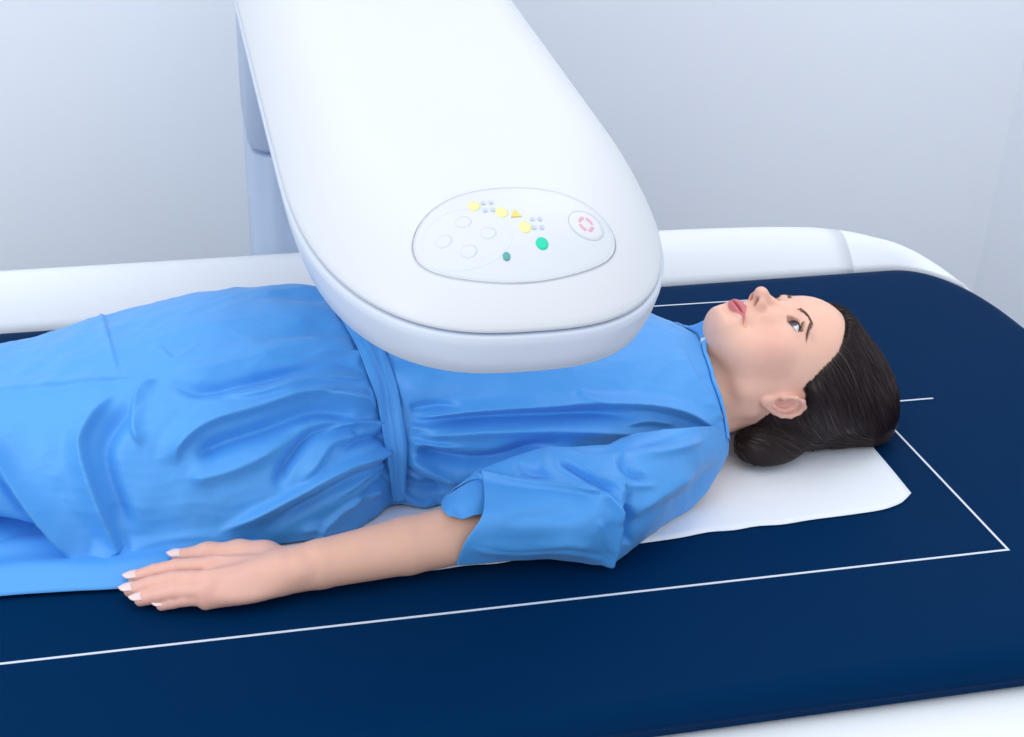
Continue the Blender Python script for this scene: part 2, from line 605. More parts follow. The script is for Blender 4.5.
def disc_on_arm(name, cx, cy, rx, ry, h, m, parent, n=32, rings_=6, hole=0.0, ang=0.0, taper=0.85):
    """a raised disc following the arm's top; cx,cy centre and rx,ry radii in metres"""
    rad = np.linspace(hole, 1, rings_) if hole else np.linspace(0.02, 1, rings_)
    a = np.arange(n) / n * 2 * np.pi
    def pos(r, dz, sc=1.0):
        u, v = rx * r * sc * np.cos(a), ry * r * sc * np.sin(a)
        x = cx + u * math.cos(ang) - v * math.sin(ang); y = cy + u * math.sin(ang) + v * math.cos(ang)
        return np.column_stack([x, y, arm_top_z(x, y) + dz])
    rg = [pos(rad[0], h)] + [pos(r, h) for r in rad[1:-1]] + [pos(1.0 - 0.02, h), pos(1.0, h * 0.6), pos(1.0, -0.001)]
    if hole: rg = [pos(rad[0], -0.001), pos(rad[0], h * 0.6), pos(rad[0] * 1.01, h)] + rg[1:]
    V, F = loft(rg, close_top=False, close_bottom=False)
    F = [f[::-1] for f in F]
    if not hole: F.append(list(range(n)))
    F = [f[::-1] for f in F]
    return mesh_obj(name, V, F, m, parent)


c0 = on_arm(512, 236); e1 = on_arm(612, 236); e0 = on_arm(412, 236); t1 = on_arm(512, 189); b1 = on_arm(512, 284)
prx = abs(e1[0] - e0[0]) / 2; pry = abs(t1[1] - b1[1]) / 2
pcx, pcy = (e0[0] + e1[0]) / 2, (t1[1] + b1[1]) / 2
panel = disc_on_arm('control_panel', pcx, pcy, prx, pry, 0.0007, M['panel'], arm, n=72, rings_=24)
disc_on_arm('panel_rim', pcx, pcy, prx * 1.03, pry * 1.03, 0.0008, M['panel'], panel, n=72, rings_=4, hole=0.965)
q = on_arm(466, 237)
disc_on_arm('key_pad_ring', q[0], q[1], 0.036, 0.024, 0.0009, M['panel'], panel, n=48, rings_=4, hole=0.93)
for dx, dy in ((-0.017, 0), (0.017, 0), (0, 0.0115), (0, -0.0115)):
    disc_on_arm('arrow_key', q[0] + dx, q[1] + dy, 0.0066, 0.0048, 0.0009, M['panel'], panel, n=24, rings_=4)
for (px, py, m, r) in ((474, 207.5, 'yellow', 0.0046), (501.5, 214, 'yellow', 0.0048), (525, 228.5, 'yellow', 0.0048), (542, 245, 'green', 0.0048)):
    p = on_arm(px, py)
    disc_on_arm('indicator_key', p[0], p[1], r, r * 0.95, 0.0014, M[m], panel, n=24, rings_=4)
p = on_arm(506.5, 258.5); disc_on_arm('indicator_dot', p[0], p[1], 0.0028, 0.0028, 0.0018, M['teal'], panel, n=16, rings_=3)


def poly_on_arm(name, pts, m, h=0.0016):
    pts = np.array(pts); n = len(pts)
    z = arm_top_z(pts[:, 0], pts[:, 1])
    V = np.vstack([np.column_stack([pts, z]), np.column_stack([pts, z + h])])
    F = [[i, (i + 1) % n, n + (i + 1) % n, n + i] for i in range(n)] + [list(range(n, 2 * n))]
    return mesh_obj(name, V, F, m, panel, smooth=False)


p = on_arm(515, 215)
poly_on_arm('warning_mark', [(p[0] - 0.0038, p[1] - 0.003), (p[0] + 0.0045, p[1] - 0.003), (p[0], p[1] + 0.004)], M['amber'])
for px, py in ((488, 208), (537, 225)):
    p = on_arm(px, py)
    for sx in (-1, 1):
        for sy in (-1, 1):
            a = 0.0028
            poly_on_arm('printed_mark', [(p[0] + sx * 0.003 - a / 2, p[1] + sy * 0.0036 - a / 2), (p[0] + sx * 0.003 + a / 2, p[1] + sy * 0.0036 - a / 2),
                                         (p[0] + sx * 0.003 + a / 2, p[1] + sy * 0.0036 + a / 2), (p[0] + sx * 0.003 - a / 2, p[1] + sy * 0.0036 + a / 2)], M['greyprint'])
p = on_arm(586, 226)
stop = disc_on_arm('stop_button', p[0], p[1], 0.0135, 0.0115, 0.0012, M['arm_white'], panel, n=36, rings_=6)
disc_on_arm('stop_ring', p[0], p[1], 0.0145, 0.0124, 0.0009, M['panel_line'], panel, n=36, rings_=4, hole=0.95)
for k in range(4):
    a0 = k * math.pi / 2 + 0.2
    ang = np.linspace(a0, a0 + 1.15, 7)
    ro, ri = 0.0062, 0.0040
    pts = [(p[0] + ro * math.cos(a), p[1] + 1.0 * ro * math.sin(a)) for a in ang] + [(p[0] + ri * math.cos(a), p[1] + 1.0 * ri * math.sin(a)) for a in ang[::-1]]
    poly_on_arm('stop_mark', pts, M['red'], h=0.0016)

# ------------------------------------------------------------------ paper sheet
def paper_edge(x):
    return pchip([-1.3, -0.78, -0.70, -0.62, -0.45, -0.30, -0.20, -0.11, -0.075, -0.052], [0.14, 0.14, 0.100, 0.071, 0.075, 0.086, 0.088, 0.094, 0.104, 0.120], x)


nx, ny = 120, 40
xs = np.linspace(-1.25, 0, nx); vs = np.linspace(0, 1, ny)
V = []
for i, u in enumerate(np.linspace(0, 1, nx)):
    for v in vs:
        x_end = -0.052 + 0.013 * v          # slanted cut edge at the head end
        x = -1.25 + (x_end + 1.25) * u
        y0 = float(paper_edge(np.array(min(x, -0.052)))) + 0.0012 * math.sin(x * 70 + 2 * math.sin(x * 23))
        y = y0 + (0.50 - y0) * v
        z = 0.0008 + 0.0008 * math.sin(x * 31 + 2 * math.sin(y * 17)) * math.sin(y * 23 + 1) * (1 - v) ** 2 + 0.0010
        V.append((x, y, z))
sheet = mesh_obj('paper_sheet', V, grid_faces(nx, ny, flip=True), M['paper'])
md = sheet.modifiers.new('thick', 'SOLIDIFY'); md.thickness = 0.0005; md.offset = 0
tag(sheet, 'white disposable paper sheet lying under the woman on the navy mat', 'paper')

# ------------------------------------------------------------------ person
M['hair'] = mat('dark_brown_hair', srgb(42, 25, 25), 0.32, 0.5, noise=(60, 0.25))
M['brow'] = mat('brow_hair', srgb(120, 90, 80), 0.6, 0.2, noise=(200, 0.1))
M['lash'] = mat('lash_hair', srgb(20, 14, 16), 0.6, 0.2, noise=(200, 0.1))
M['eye'] = mat('eye_white', srgb(236, 238, 242), 0.12, 0.5, noise=(100, 0.02))
M['iris'] = mat('blue_grey_iris', srgb(70, 95, 120), 0.12, 0.5, noise=(900, 0.3))
M['pupil'] = mat('pupil', srgb(6, 6, 10), 0.1, 0.5, noise=(100, 0.1))
M['nail'] = mat('pale_nail', srgb(238, 212, 210), 0.18, 0.5, coat=0.4, noise=(100, 0.02))
M['gown'] = mat('blue_nonwoven', srgb(76, 159, 232), 0.50, 0.55, noise=(9, 0.03), bump=(160, 0.10, 0.0010), sheen=0.1)


def skin_material():
    m = mat('skin', srgb(232, 190, 172), 0.45, 0.35, sss=0.12)
    nt = m.node_tree; b = nt.nodes['Principled BSDF']
    a = nt.nodes.new('ShaderNodeVertexColor'); a.layer_name = 'Col'
    tc = nt.nodes.new('ShaderNodeTexCoord')
    n = nt.nodes.new('ShaderNodeTexNoise'); n.inputs['Scale'].default_value = 45; n.inputs['Detail'].default_value = 5
    nt.links.new(tc.outputs['Object'], n.inputs['Vector'])
    mx = nt.nodes.new('ShaderNodeMix'); mx.data_type = 'RGBA'; mx.blend_type = 'MULTIPLY'; mx.inputs[0].default_value = 1.0
    cr = nt.nodes.new('ShaderNodeValToRGB')
    cr.color_ramp.elements[0].color = (0.94, 0.92, 0.91, 1); cr.color_ramp.elements[1].color = (1.03, 1.03, 1.03, 1)
    nt.links.new(n.outputs['Fac'], cr.inputs[0])
    nt.links.new(a.outputs['Color'], mx.inputs[6]); nt.links.new(cr.outputs[0], mx.inputs[7])
    nt.links.new(mx.outputs[2], b.inputs['Base Color'])
    n2 = nt.nodes.new('ShaderNodeTexNoise'); n2.inputs['Scale'].default_value = 900; n2.inputs['Detail'].default_value = 3
    nt.links.new(tc.outputs['Object'], n2.inputs['Vector'])
    bp = nt.nodes.new('ShaderNodeBump'); bp.inputs['Strength'].default_value = 0.08; bp.inputs['Distance'].default_value = 0.0004
    nt.links.new(n2.outputs['Fac'], bp.inputs['Height']); nt.links.new(bp.outputs[0], b.inputs['Normal'])
    return m


M['skin'] = skin_material()
SKIN = np.array(srgb(245, 195, 173)[:3]); LIP = np.array(srgb(210, 112, 120)[:3]); BLUSH = np.array(srgb(228, 160, 148)[:3])
EARC = np.array(srgb(232, 170, 160)[:3])

person = empty('person', (-0.85, 0.29, 0.003))
tag(person, 'woman in a light blue gown lying on her back under the scanner arm', 'person')

# head frame: local x = her right, y = forward (face), z = towards the crown
TURN, TILT, LEAN = math.radians(1), math.radians(0), math.radians(0)
HS = 0.91
Fd = np.array([0, -math.sin(TURN), math.cos(TURN)])
Ud = np.array([1.0, 0, 0])
Fd, Ud = Fd * math.cos(TILT) - Ud * math.sin(TILT), Ud * math.cos(TILT) + Fd * math.sin(TILT)
Rd = np.cross(Fd, Ud)
Rd, Ud = Rd * math.cos(LEAN) + Ud * math.sin(LEAN), Ud * math.cos(LEAN) - Rd * math.sin(LEAN)
HM = np.stack([Rd, Fd, Ud], 0)       # rows: local axes in world
EYE_W = P(793, 323.5, y=0.232)        # her left eye
HO = EYE_W - HS * (np.array([-0.0315, 0.083, 0.017]) @ HM)


def h2w(p):
    return HO + HS * (np.asarray(p) @ HM)


def w2h(p):
    return (np.asarray(p) - HO) @ HM.T / HS


EYE_C = np.array([0.0315, 0.0700, 0.017]); EYE_R = 0.0134


def build_head():
    v = Vol((-0.092, -0.105, -0.165), (0.092, 0.132, 0.138), 0.0013)
    v.ell((0, -0.004, 0.046), (0.071, 0.091, 0.079), 0.01)                      # cranium
    v.ell((0, 0.030, 0.050), (0.061, 0.063, 0.060), 0.03)                       # forehead
    v.ell((0, 0.026, -0.004), (0.060, 0.060, 0.060), 0.03)                      # mid face
    v.ell((0, 0.046, -0.046), (0.040, 0.046, 0.036), 0.025)                     # muzzle
    for s in (-1, 1):
        v.cone((s * 0.049, 0.004, -0.046), (s * 0.016, 0.072, -0.0635), 0.015, 0.012, 0.022)   # jaw line
        v.cone((s * 0.055, -0.002, -0.005), (s * 0.049, 0.004, -0.046), 0.014, 0.016, 0.02)   # ramus
        v.ell((s * 0.043, 0.055, -0.009), (0.021, 0.021, 0.018), 0.02)                        # cheek bone
        v.ell((s * 0.046, 0.030, -0.022), (0.017, 0.034, 0.028), 0.02)
        v.ell((s * 0.036, 0.050, -0.040), (0.020, 0.022, 0.024), 0.02)                        # cheek
    v.ell((0, 0.079, -0.0645), (0.016, 0.0135, 0.0100), 0.016)                                # chin
    v.cone((0, 0.05, -0.066), (0, -0.01, -0.068), 0.014, 0.03, 0.03)                          # under jaw
    # neck
    v.chain([(0, -0.030, -0.02), (0, -0.034, -0.09), (0, -0.048, -0.20)], [0.050, 0.049, 0.055], 0.03)
    for s in (-1, 1):
        v.cone((s * 0.052, -0.022, -0.035), (s * 0.016, 0.004, -0.155), 0.010, 0.010, 0.018)  # neck muscle
    # brow ridge, sockets
    for s in (-1, 1):
        v.ell((s * 0.033, 0.1035, 0.0150), (0.0175, 0.0175, 0.0095), 0.014, mode='sub')
        v.ell((s * 0.030, 0.076, 0.0335), (0.020, 0.012, 0.006), 0.010)
    # nose
    v.cone((0, 0.0845, 0.020), (0, 0.1085, -0.0160), 0.0062, 0.0076, 0.010)
    v.ell((0, 0.1130, -0.0175), (0.0082, 0.0078, 0.0078), 0.008)
    for s in (-1, 1):
        v.ell((s * 0.0100, 0.1005, -0.0205), (0.0066, 0.0090, 0.0072), 0.007)
        v.ell((s * 0.016, 0.085, -0.010), (0.010, 0.010, 0.016), 0.012)
    v.cone((0, 0.1125, -0.0190), (0, 0.0965, -0.0275), 0.0036, 0.003, 0.005)                    # columella
    for s in (-1, 1):
        v.ell((s * 0.0068, 0.1045, -0.0260), (0.0040, 0.0072, 0.0060), 0.0012, mode='sub')     # nostrils
        v.ell((s * 0.0185, 0.100, -0.0205), (0.0020, 0.007, 0.006), 0.004, mode='sub')
    # lips
    v.ell((0, 0.086, -0.046), (0.024, 0.014, 0.017), 0.012)
    for s in (-1, 1):
        v.ell((s * 0.0085, 0.0928, -0.0425), (0.0145, 0.0060, 0.0042), 0.004, rot=[(1, -0.0, -s * 0.20), (0, 1, 0), (s * 0.20, 0, 1)])
    v.ell((0, 0.0918, -0.0525), (0.0180, 0.0066, 0.0050), 0.004)
    v.ell((0, 0.1015, -0.0478), (0.0255, 0.0090, 0.0010), 0.002, mode='sub')
    v.ell((0, 0.0995, -0.0605), (0.020, 0.009, 0.0045), 0.012, mode='sub')                      # under the lip
    v.ell((0, 0.106, -0.0345), (0.0022, 0.006, 0.006), 0.003, mode='sub')                       # philtrum
    for s in (-1, 1):
        v.ell((s * 0.0275, 0.086, -0.0475), (0.003, 0.005, 0.003), 0.006, mode='sub')            # mouth corners
    # eyelids
    for s in (-1, 1):
        ec = EYE_C * (s, 1, 1)
        v.ell(ec, (0.0149, 0.0149, 0.0142), 0.006)
        w, su, sl = 0.0148, 0.0066, 0.0054
        Ru = (w * w + su * su) / (2 * su); Rl = (w * w + sl * sl) / (2 * sl)
        cu, cl = ec[2] + su - Ru, ec[2] - sl + Rl
        sk = 0.10 * s
        def almond(X, Y, Z, ec=ec, cu=cu, cl=cl, Ru=Ru, Rl=Rl, sk=sk):
            dx = X - ec[0]; zz = Z - sk * dx
            a = np.sqrt(dx ** 2 + (zz - cu) ** 2) - Ru
            b = np.sqrt(dx ** 2 + (zz - cl) ** 2) - Rl
            return np.maximum(np.maximum(a, b), (ec[1] + 0.002) - Y)
        v.func(ec - (0.02, 0.006, 0.014), ec + (0.02, 0.022, 0.014), almond, 0.0008, 'sub')
        # crease above the upper lid
        arc = [(ec[0] + s * (-0.0135 + 0.027 * t), ec[1] + 0.0118 - 0.010 * abs(t - 0.45) ** 1.6, ec[2] + 0.0088 - 0.014 * (t - 0.5) ** 2 + 0.002 * (t - .5)) for t in np.linspace(0, 1, 9)]
        v.chain(arc, [0.0009] * 9, 0.0025, mode='sub')
    # ears
    for s in (-1, 1):
        eo = np.array([s * 0.0690, -0.004, 0.000])
        nx_ = np.array([s * 0.97, -0.18, 0.0]); nx_ /= np.linalg.norm(nx_)     # outwards from the ear plate
        up = np.array([s * 0.08, -0.17, 0.98]); up -= nx_ * (up @ nx_); up /= np.linalg.norm(up)
        bk = np.cross(nx_, up); bk *= np.sign(bk @ np.array([0, -1, 0]))
        R = [bk, up, nx_]
        def E_(b, u, o, eo=eo, bk=bk, up=up, nx_=nx_): return eo + b * bk + u * up + o * nx_
        v.ell(E_(0.006, 0.003, 0.003), (0.0150, 0.027, 0.0052), 0.005, rot=R)
        v.ell(E_(0.0035, 0.000, 0.0085), (0.0095, 0.0165, 0.0062), 0.003, rot=R, mode='sub')   # bowl
        helix = [(-0.008, 0.004, .006), (-0.0085, 0.013, .008), (-0.004, 0.024, .0085), (0.005, 0.0295, .0085), (0.0150, 0.0265, .008), (0.0205, 0.016, .0085), (0.0205, 0.003, .0085), (0.0165, -0.009, .0075), (0.011, -0.018, .006)]
        v.chain([E_(*q) for q in helix], [0.0026, 0.0029, 0.0030, 0.0031, 0.0031, 0.0032, 0.0031, 0.0029, 0.0030], 0.0022)
        v.ell(E_(0.0035, -0.0225, 0.0045), (0.0078, 0.0082, 0.0042), 0.005, rot=R)               # lobe
        anti = [(0.001, 0.0190, .0065), (0.0085, 0.0150, .007), (0.0125, 0.006, .0078), (0.0115, -0.005, .0078), (0.006, -0.0125, .0075)]
        v.chain([E_(*q) for q in anti], [0.0022, 0.0026, 0.0027, 0.0026, 0.0026], 0.003)
        v.ell(E_(-0.0075, -0.003, 0.0062), (0.0040, 0.0062, 0.0040), 0.003, rot=R)               # tragus
        v.ell(E_(-0.0015, -0.003, 0.0020), (0.0035, 0.0050, 0.0060), 0.003, rot=R, mode='sub')
    return v


HV = build_head()
V, Fh = HV.mesh()
# colours in head space
L = V
col = np.tile(SKIN, (len(L), 1))
def blend(mask, c):
    global col
    col = col * (1 - mask[:, None]) + np.asarray(c) * mask[:, None]
for s in (-1, 1):
    d2 = ((L[:, 0] - s * 0.048) / 0.026) ** 2 + ((L[:, 2] + 0.020) / 0.022) ** 2 + ((L[:, 1] - 0.055) / 0.05) ** 2
    blend(0.45 * np.exp(-d2), BLUSH)
    d2 = ((np.abs(L[:, 0]) - 0.076) / 0.012) ** 2 + ((L[:, 1] + 0.014) / 0.02) ** 2 + ((L[:, 2]) / 0.03) ** 2
blend(0.7 * np.exp(-d2), EARC)
d2 = (L[:, 0] / 0.016) ** 2 + ((L[:, 1] - 0.112) / 0.012) ** 2 + ((L[:, 2] + 0.02) / 0.012) ** 2
blend(0.25 * np.exp(-d2), BLUSH)
# lips: bow shaped mask
ax_ = np.abs(L[:, 0])
top = -0.0372 - 0.0012 * np.exp(-(ax_ / 0.003) ** 2) + 0.0012 * np.exp(-((ax_ - 0.006) / 0.004) ** 2) - 0.011 * (ax_ / 0.0280) ** 2
bot = -0.0580 + 0.0125 * (ax_ / 0.0280) ** 2.2
mk = smoothstep(0, 0.0018, top - L[:, 2]) * smoothstep(0, 0.0018, L[:, 2] - bot) * smoothstep(0.0280, 0.0255, ax_) * (L[:, 1] > 0.07)
blend(0.92 * mk, LIP)
for s in (-1, 1):
    d2 = ((L[:, 0] - s * 0.0068) / 0.0036) ** 2 + ((L[:, 1] - 0.1035) / 0.0062) ** 2 + ((L[:, 2] + 0.0235) / 0.0045) ** 2
    blend(0.85 * np.exp(-d2 ** 2), srgb(112, 56, 52)[:3])
# darker rims of the eyelids
for s in (-1, 1):
    ec = EYE_C * (s, 1, 1)
    dx = (L[:, 0] - ec[0]); zz = L[:, 2] - ec[2] - 0.10 * s * dx
    up_ = np.exp(-((zz - (0.0066 - 0.0066 * (dx / 0.0148) ** 2)) / 0.0015) ** 2) * smoothstep(0.0138, 0.0110, np.abs(dx)) * (L[:, 1] > 0.06)
    blend(0.35 * up_, srgb(70, 48, 50)[:3])
    lo_ = np.exp(-((zz + (0.0056 - 0.0054 * (dx / 0.0148) ** 2)) / 0.0012) ** 2) * smoothstep(0.0138, 0.0110, np.abs(dx)) * (L[:, 1] > 0.06)
    blend(0.35 * lo_, srgb(110, 72, 70)[:3])
headV, headF, headC = h2w(V), Fh, col

# ---- arm and hand -------------------------------------------------------
def hp(px, py, z): return P(px, py, z=z)


hv_lo, hv_hi = (-0.945, 0.0, 0.003), (-0.30, 0.24, 0.14)
AV = Vol((-0.95, 0.0, 0.0005), (-0.44, 0.20, 0.125), 0.0013)
WR = hp(287, 571, 0.028); EL = hp(500, 526, 0.037); SHL = np.array([-0.345, 0.155, 0.058])
mid = WR * 0.45 + EL * 0.55
AV.chain([EL, mid + (0, 0, 0.0), WR * 0.85 + EL * 0.15, WR], [0.0305, 0.0295, 0.0245, 0.0230], 0.004)
AV.cone(EL, EL + (SHL - EL) * 0.6, 0.0305, 0.031, 0.01)
AV.ell(WR + (0.012, -0.010, 0.009), (0.010, 0.008, 0.007), 0.012)      # ulna bump
mcp = {'index': hp(213, 566.5, 0.029), 'middle': hp(211, 580.5, 0.029), 'ring': hp(206, 591, 0.024), 'little': hp(206, 598, 0.017)}
tips = {'index': hp(135, 577.5, 0.0125), 'middle': hp(131, 590.0, 0.0120), 'ring': hp(141, 599.5, 0.0105), 'little': hp(162, 605, 0.0085)}
rad = {'index': (0.0099, 0.0091, 0.0084, 0.0071), 'middle': (0.0101, 0.0094, 0.0086, 0.0073), 'ring': (0.0096, 0.0088, 0.0080, 0.0067), 'little': (0.0085, 0.0076, 0.0069, 0.0058)}
lift = {'index': (0.0045, 0.0030), 'middle': (0.0055, 0.0035), 'ring': (0.0040, 0.0025), 'little': (0.0030, 0.0020)}
FING = {}
# palm and back of the hand
pc = (mcp['middle'] + mcp['ring']) / 2
for f in mcp:
    r = rad[f]
    a = WR + (mcp[f] - WR) * 0.12
    AV.cone(a, mcp[f] + (0, 0, -0.003), 0.0185 if f != 'little' else 0.0165, r[0] + 0.0006, 0.008)
AV.ell((WR + pc) / 2 + np.array([-0.004, 0.004, -0.006]), (0.044, 0.030, 0.015), 0.010)
for f in mcp:
    a, b = mcp[f], tips[f]; r = rad[f]; l = lift[f]
    p1 = a + (b - a) * 0.46 + (0, 0, l[0]); p2 = a + (b - a) * 0.74 + (0, 0, l[1])
    FING[f] = [a, p1, p2, b]
    AV.chain([a, a + (p1 - a) * 0.55 + (0, 0, 0.0005), p1, p1 * 0.5 + p2 * 0.5, p2, b], [r[0], (r[0] + r[1]) / 2 - 0.0005, r[1], (r[1] + r[2]) / 2 - 0.0004, r[2], r[3]], 0.0018)
    AV.ell(a + (0.001, 0, 0.0042), (0.010, 0.0070, 0.0068), 0.006)
for f in ('index', 'middle', 'ring', 'little'):      # tendons on the back of the hand
    AV.cone(mcp[f] + (0.006, 0, 0.0085), WR + (mcp[f] - WR) * 0.35 + (0, 0, 0.0115), 0.0030, 0.0022, 0.005)
# thumb leaves the side of the palm near the wrist
tb = [hp(288, 567, 0.026), hp(264, 559, 0.026), hp(240, 554, 0.027), hp(208, 554, 0.024), hp(179, 556, 0.020)]
AV.chain(tb, [0.0180, 0.0175, 0.0135, 0.0108, 0.0074], 0.008)
FING['thumb'] = tb[1:]
V, Fa = AV.mesh()
colA = np.tile(np.array(srgb(236, 186, 162)[:3]), (len(V), 1))
col = colA
for f in ('index', 'middle', 'ring', 'little', 'thumb'):
    for c, w, r in ((FING[f][0], 0.40, 0.012), (FING[f][1], 0.40, 0.010), (FING[f][2], 0.30, 0.009), (FING[f][3], 0.45, 0.014)):
        blend(w * np.exp(-((V - c) ** 2).sum(1) / r ** 2), BLUSH)
blend(0.55 * smoothstep(-0.70, -0.84, V[:, 0]), srgb(238, 184, 170)[:3])
armV, armF, armC = V, Fa, col

# ---- trunk, legs and far arm (under the gown) -----------------------------
YC = 0.300
TV = Vol((-1.80, -0.02, -0.004), (-0.255, 0.64, 0.26), 0.006)
TV.ell((-0.43, YC, 0.085), (0.10, 0.125, 0.072), 0.03)
TV.ell((-0.55, YC + 0.012, 0.080), (0.12, 0.098, 0.068), 0.03)
TV.ell((-0.68, YC + 0.020, 0.080), (0.11, 0.095, 0.066), 0.03)
TV.ell((-0.81, YC + 0.018, 0.080), (0.11, 0.118, 0.070), 0.03)
TV.cone((-0.27, 0.288, 0.060), (-0.36, YC, 0.070), 0.042, 0.048, 0.03)
for s in (-1, 1):
    TV.cone((-0.345, YC - 0.008 + s * 0.05, 0.066), (-0.355, YC - 0.01 + s * 0.115, 0.058), 0.036, 0.034, 0.02)
    TV.chain([(-0.86, YC + 0.018 + s * 0.065, 0.072), (-1.25, YC + 0.018 + s * 0.07, 0.060), (-1.62, YC + s * 0.085, 0.040)], [0.060, 0.046, 0.034], 0.02)
    TV.chain([(-1.62, YC + s * 0.085, 0.036), (-1.655, YC + s * 0.09, 0.09), (-1.70, YC + s * 0.10, 0.19)], [0.030, 0.030, 0.022], 0.02)
    TV.ell((-0.47, YC + s * 0.06, 0.135), (0.05, 0.05, 0.035), 0.02)
# near upper arm up to the shoulder, far arm whole
TV.chain([EL + (SHL - EL) * 0.35, SHL], [0.029, 0.033], 0.02)
mir = lambda p: np.array([p[0], 2 * YC - p[1], p[2]])
TV.chain([mir(SHL), mir(EL), mir(WR)], [0.033, 0.030, 0.024], 0.02)
TV.chain([mir(WR), mir((WR + pc) / 2), mir(pc), mir(tips['middle'])], [0.024, 0.026, 0.018, 0.009], 0.02, squash=(1, 1.35, 0.75))
TV.d = np.maximum(TV.d, np.float32(0.0048) - TV.ax[2][None, None, :])
trV, trF = TV.mesh()
trC = np.tile(SKIN, (len(trV), 1))
BV = np.vstack([headV, armV, trV]); BC = np.vstack([headC, armC, trC])
BV[:, 2] = np.maximum(BV[:, 2], 0.0046)
BF = np.vstack([headF, armF + len(headV), trF + len(headV) + len(armV)])
body = mesh_obj('body', BV, BF, M['skin'], person, colors=BC)

# nails
def nail(base, tip, up, w, ln):
    d = tip - base; d /= np.linalg.norm(d)
    up = up - d * (up @ d); up /= np.linalg.norm(up); sd = np.cross(d, up)
    n, m_ = 12, 9
    V = []
    for i in range(n):
        t = i / (n - 1)
        hw = w * (0.80 + 0.25 * min(t * 3, 1)) * (1 - max(0, (t - 0.62) / 0.38) ** 2.0 * 0.86) * (0.75 + 0.25 * min(1, t * 6))
        for j in range(m_):
            u = (j / (m_ - 1) * 2 - 1)
            V.append(tip + d * (ln * (t - 0.60)) + sd * (hw * u) + up * (w * 0.34 * (1 - u * u) + ln * (0.6 - t) * 0.11))
    V = np.array(V)
    return V, grid_faces(n, m_)


for f in ('thumb', 'index', 'middle', 'ring', 'little'):
    a, b = FING[f][2], FING[f][3]
    r = rad[f][3] if f in rad else 0.0068
    up = np.array([0.0, -0.25, 1.0]) if f != 'thumb' else np.array([0, -0.35, 1.0])
    dd = (b - a) / np.linalg.norm(b - a)
    V, F = nail(a, b + dd * r * 0.55 + up / np.linalg.norm(up) * (r * 0.93), up, r * 0.78, 0.0215 if f != 'little' else 0.0170)
    o = mesh_obj('fingernail', V, F, M['nail'], body)
    md = o.modifiers.new('thick', 'SOLIDIFY'); md.thickness = 0.0007; md.offset = -1

# eyes
def sphere(c, r, n=28, m_=16):
    V, = [np.array([[c[0] + r * math.sin(t) * math.cos(a), c[1] + r * math.sin(t) * math.sin(a), c[2] + r * math.cos(t)] for t in np.linspace(0.02, math.pi - 0.02, m_) for a in np.arange(n) / n * 2 * math.pi])]
    return V, grid_faces(m_, n, wrap=True, flip=True)


def cap(c, g, r, a0, a1, n=32, m_=6):
    """part of a sphere round direction g between polar angles a0 and a1"""
    g = g / np.linalg.norm(g); u = np.cross(g, (0.3, 0.2, 0.9)); u /= np.linalg.norm(u); w = np.cross(g, u)
    V = [c + r * (math.cos(t) * g + math.sin(t) * (math.cos(a) * u + math.sin(a) * w)) for t in np.linspace(a0, a1, m_) for a in np.arange(n) / n * 2 * math.pi]
    return np.array(V), grid_faces(m_, n, wrap=True, flip=True)


gl = np.array([0.05, 0.985, -0.06])
for s in (-1, 1):
    ec = EYE_C * (s, 1, 1)
    V, F = sphere(ec, EYE_R)
    eb = mesh_obj('eyeball', h2w(V), F, M['eye'], body)
    V, F = cap(ec, gl, EYE_R + 0.00025, 0.20, 0.50); mesh_obj('iris', h2w(V), F, M['iris'], eb)
    V, F = cap(ec, gl, EYE_R + 0.00030, 0.01, 0.22); mesh_obj('pupil', h2w(V), F, M['pupil'], eb)


# eyebrows and lashes as fine hairs on the skin
def head_surface_y(x, z):
    p = np.stack([x, np.full_like(x, 0.125), z], -1)
    for _ in range(160):
        d = HV.sample(p)
        p[:, 1] -= np.clip(d, 0, 0.003) * 0.7
    return p[:, 1]


paths, rads = [], []
for s in (-1, 1):
    for k in range(150):
        t = RNG.random(); off = (RNG.random() - 0.5)
        x = 0.0145 + 0.036 * t
        z = 0.0300 + 0.0070 * math.sin(min(t, 0.68) / 0.68 * math.pi / 2) - 0.010 * max(0, t - 0.68) / 0.32 + off * 0.0062 * (1 - 0.75 * t)
        ln = 0.006
        an = math.radians(60 - 75 * t)
        xx = np.array([x + ln * u * math.cos(an) for u in np.linspace(0, 1, 4)]); zz = np.array([z + ln * u * math.sin(an) * (0.5 if off > 0 else 1) for u in np.linspace(0, 1, 4)])
        yy = head_surface_y(s * xx, zz) + 0.0005
        paths.append(h2w(np.stack([s * xx, yy, zz], -1))); rads.append(np.array([0.00015, 0.00017, 0.00014, 0.00005]))
V, F = tube_mesh(paths, rads, 3)
tag(mesh_obj('eyebrows', V, F, M['brow'], body), kind='stuff')
paths, rads = [], []
for s in (-1, 1):
    ec = EYE_C * (s, 1, 1)
    for upper, nn in ((1, 42), (-1, 24)):
        for k in range(nn):
            t = (k + 0.5) / nn * 2 - 1
            dx = t * 0.0140
            sg = 0.0066 if upper > 0 else -0.0056
            z = ec[2] + sg * (1 - t * t) + 0.10 * s * dx * 1
            x = ec[0] + dx
            y = ec[1] + math.sqrt(max(0.0148 ** 2 - dx ** 2 - (z - ec[2]) ** 2, 1e-6)) - 0.0002
            ln = 0.0075 if upper > 0 else 0.0035
            outw = 0.35 * t
            q = [(x + ln * u * outw, y + ln * (u * 0.85), z + upper * ln * (0.15 * u + 0.75 * u * u)) for u in np.linspace(0, 1, 5)]
            paths.append(h2w(np.array(q))); rads.append(np.array([0.00028, 0.00026, 0.0002, 0.00014, 0.00005]))
V, F = tube_mesh(paths, rads, 3)
tag(mesh_obj('eyelashes', V, F, M['lash'], body), kind='stuff')


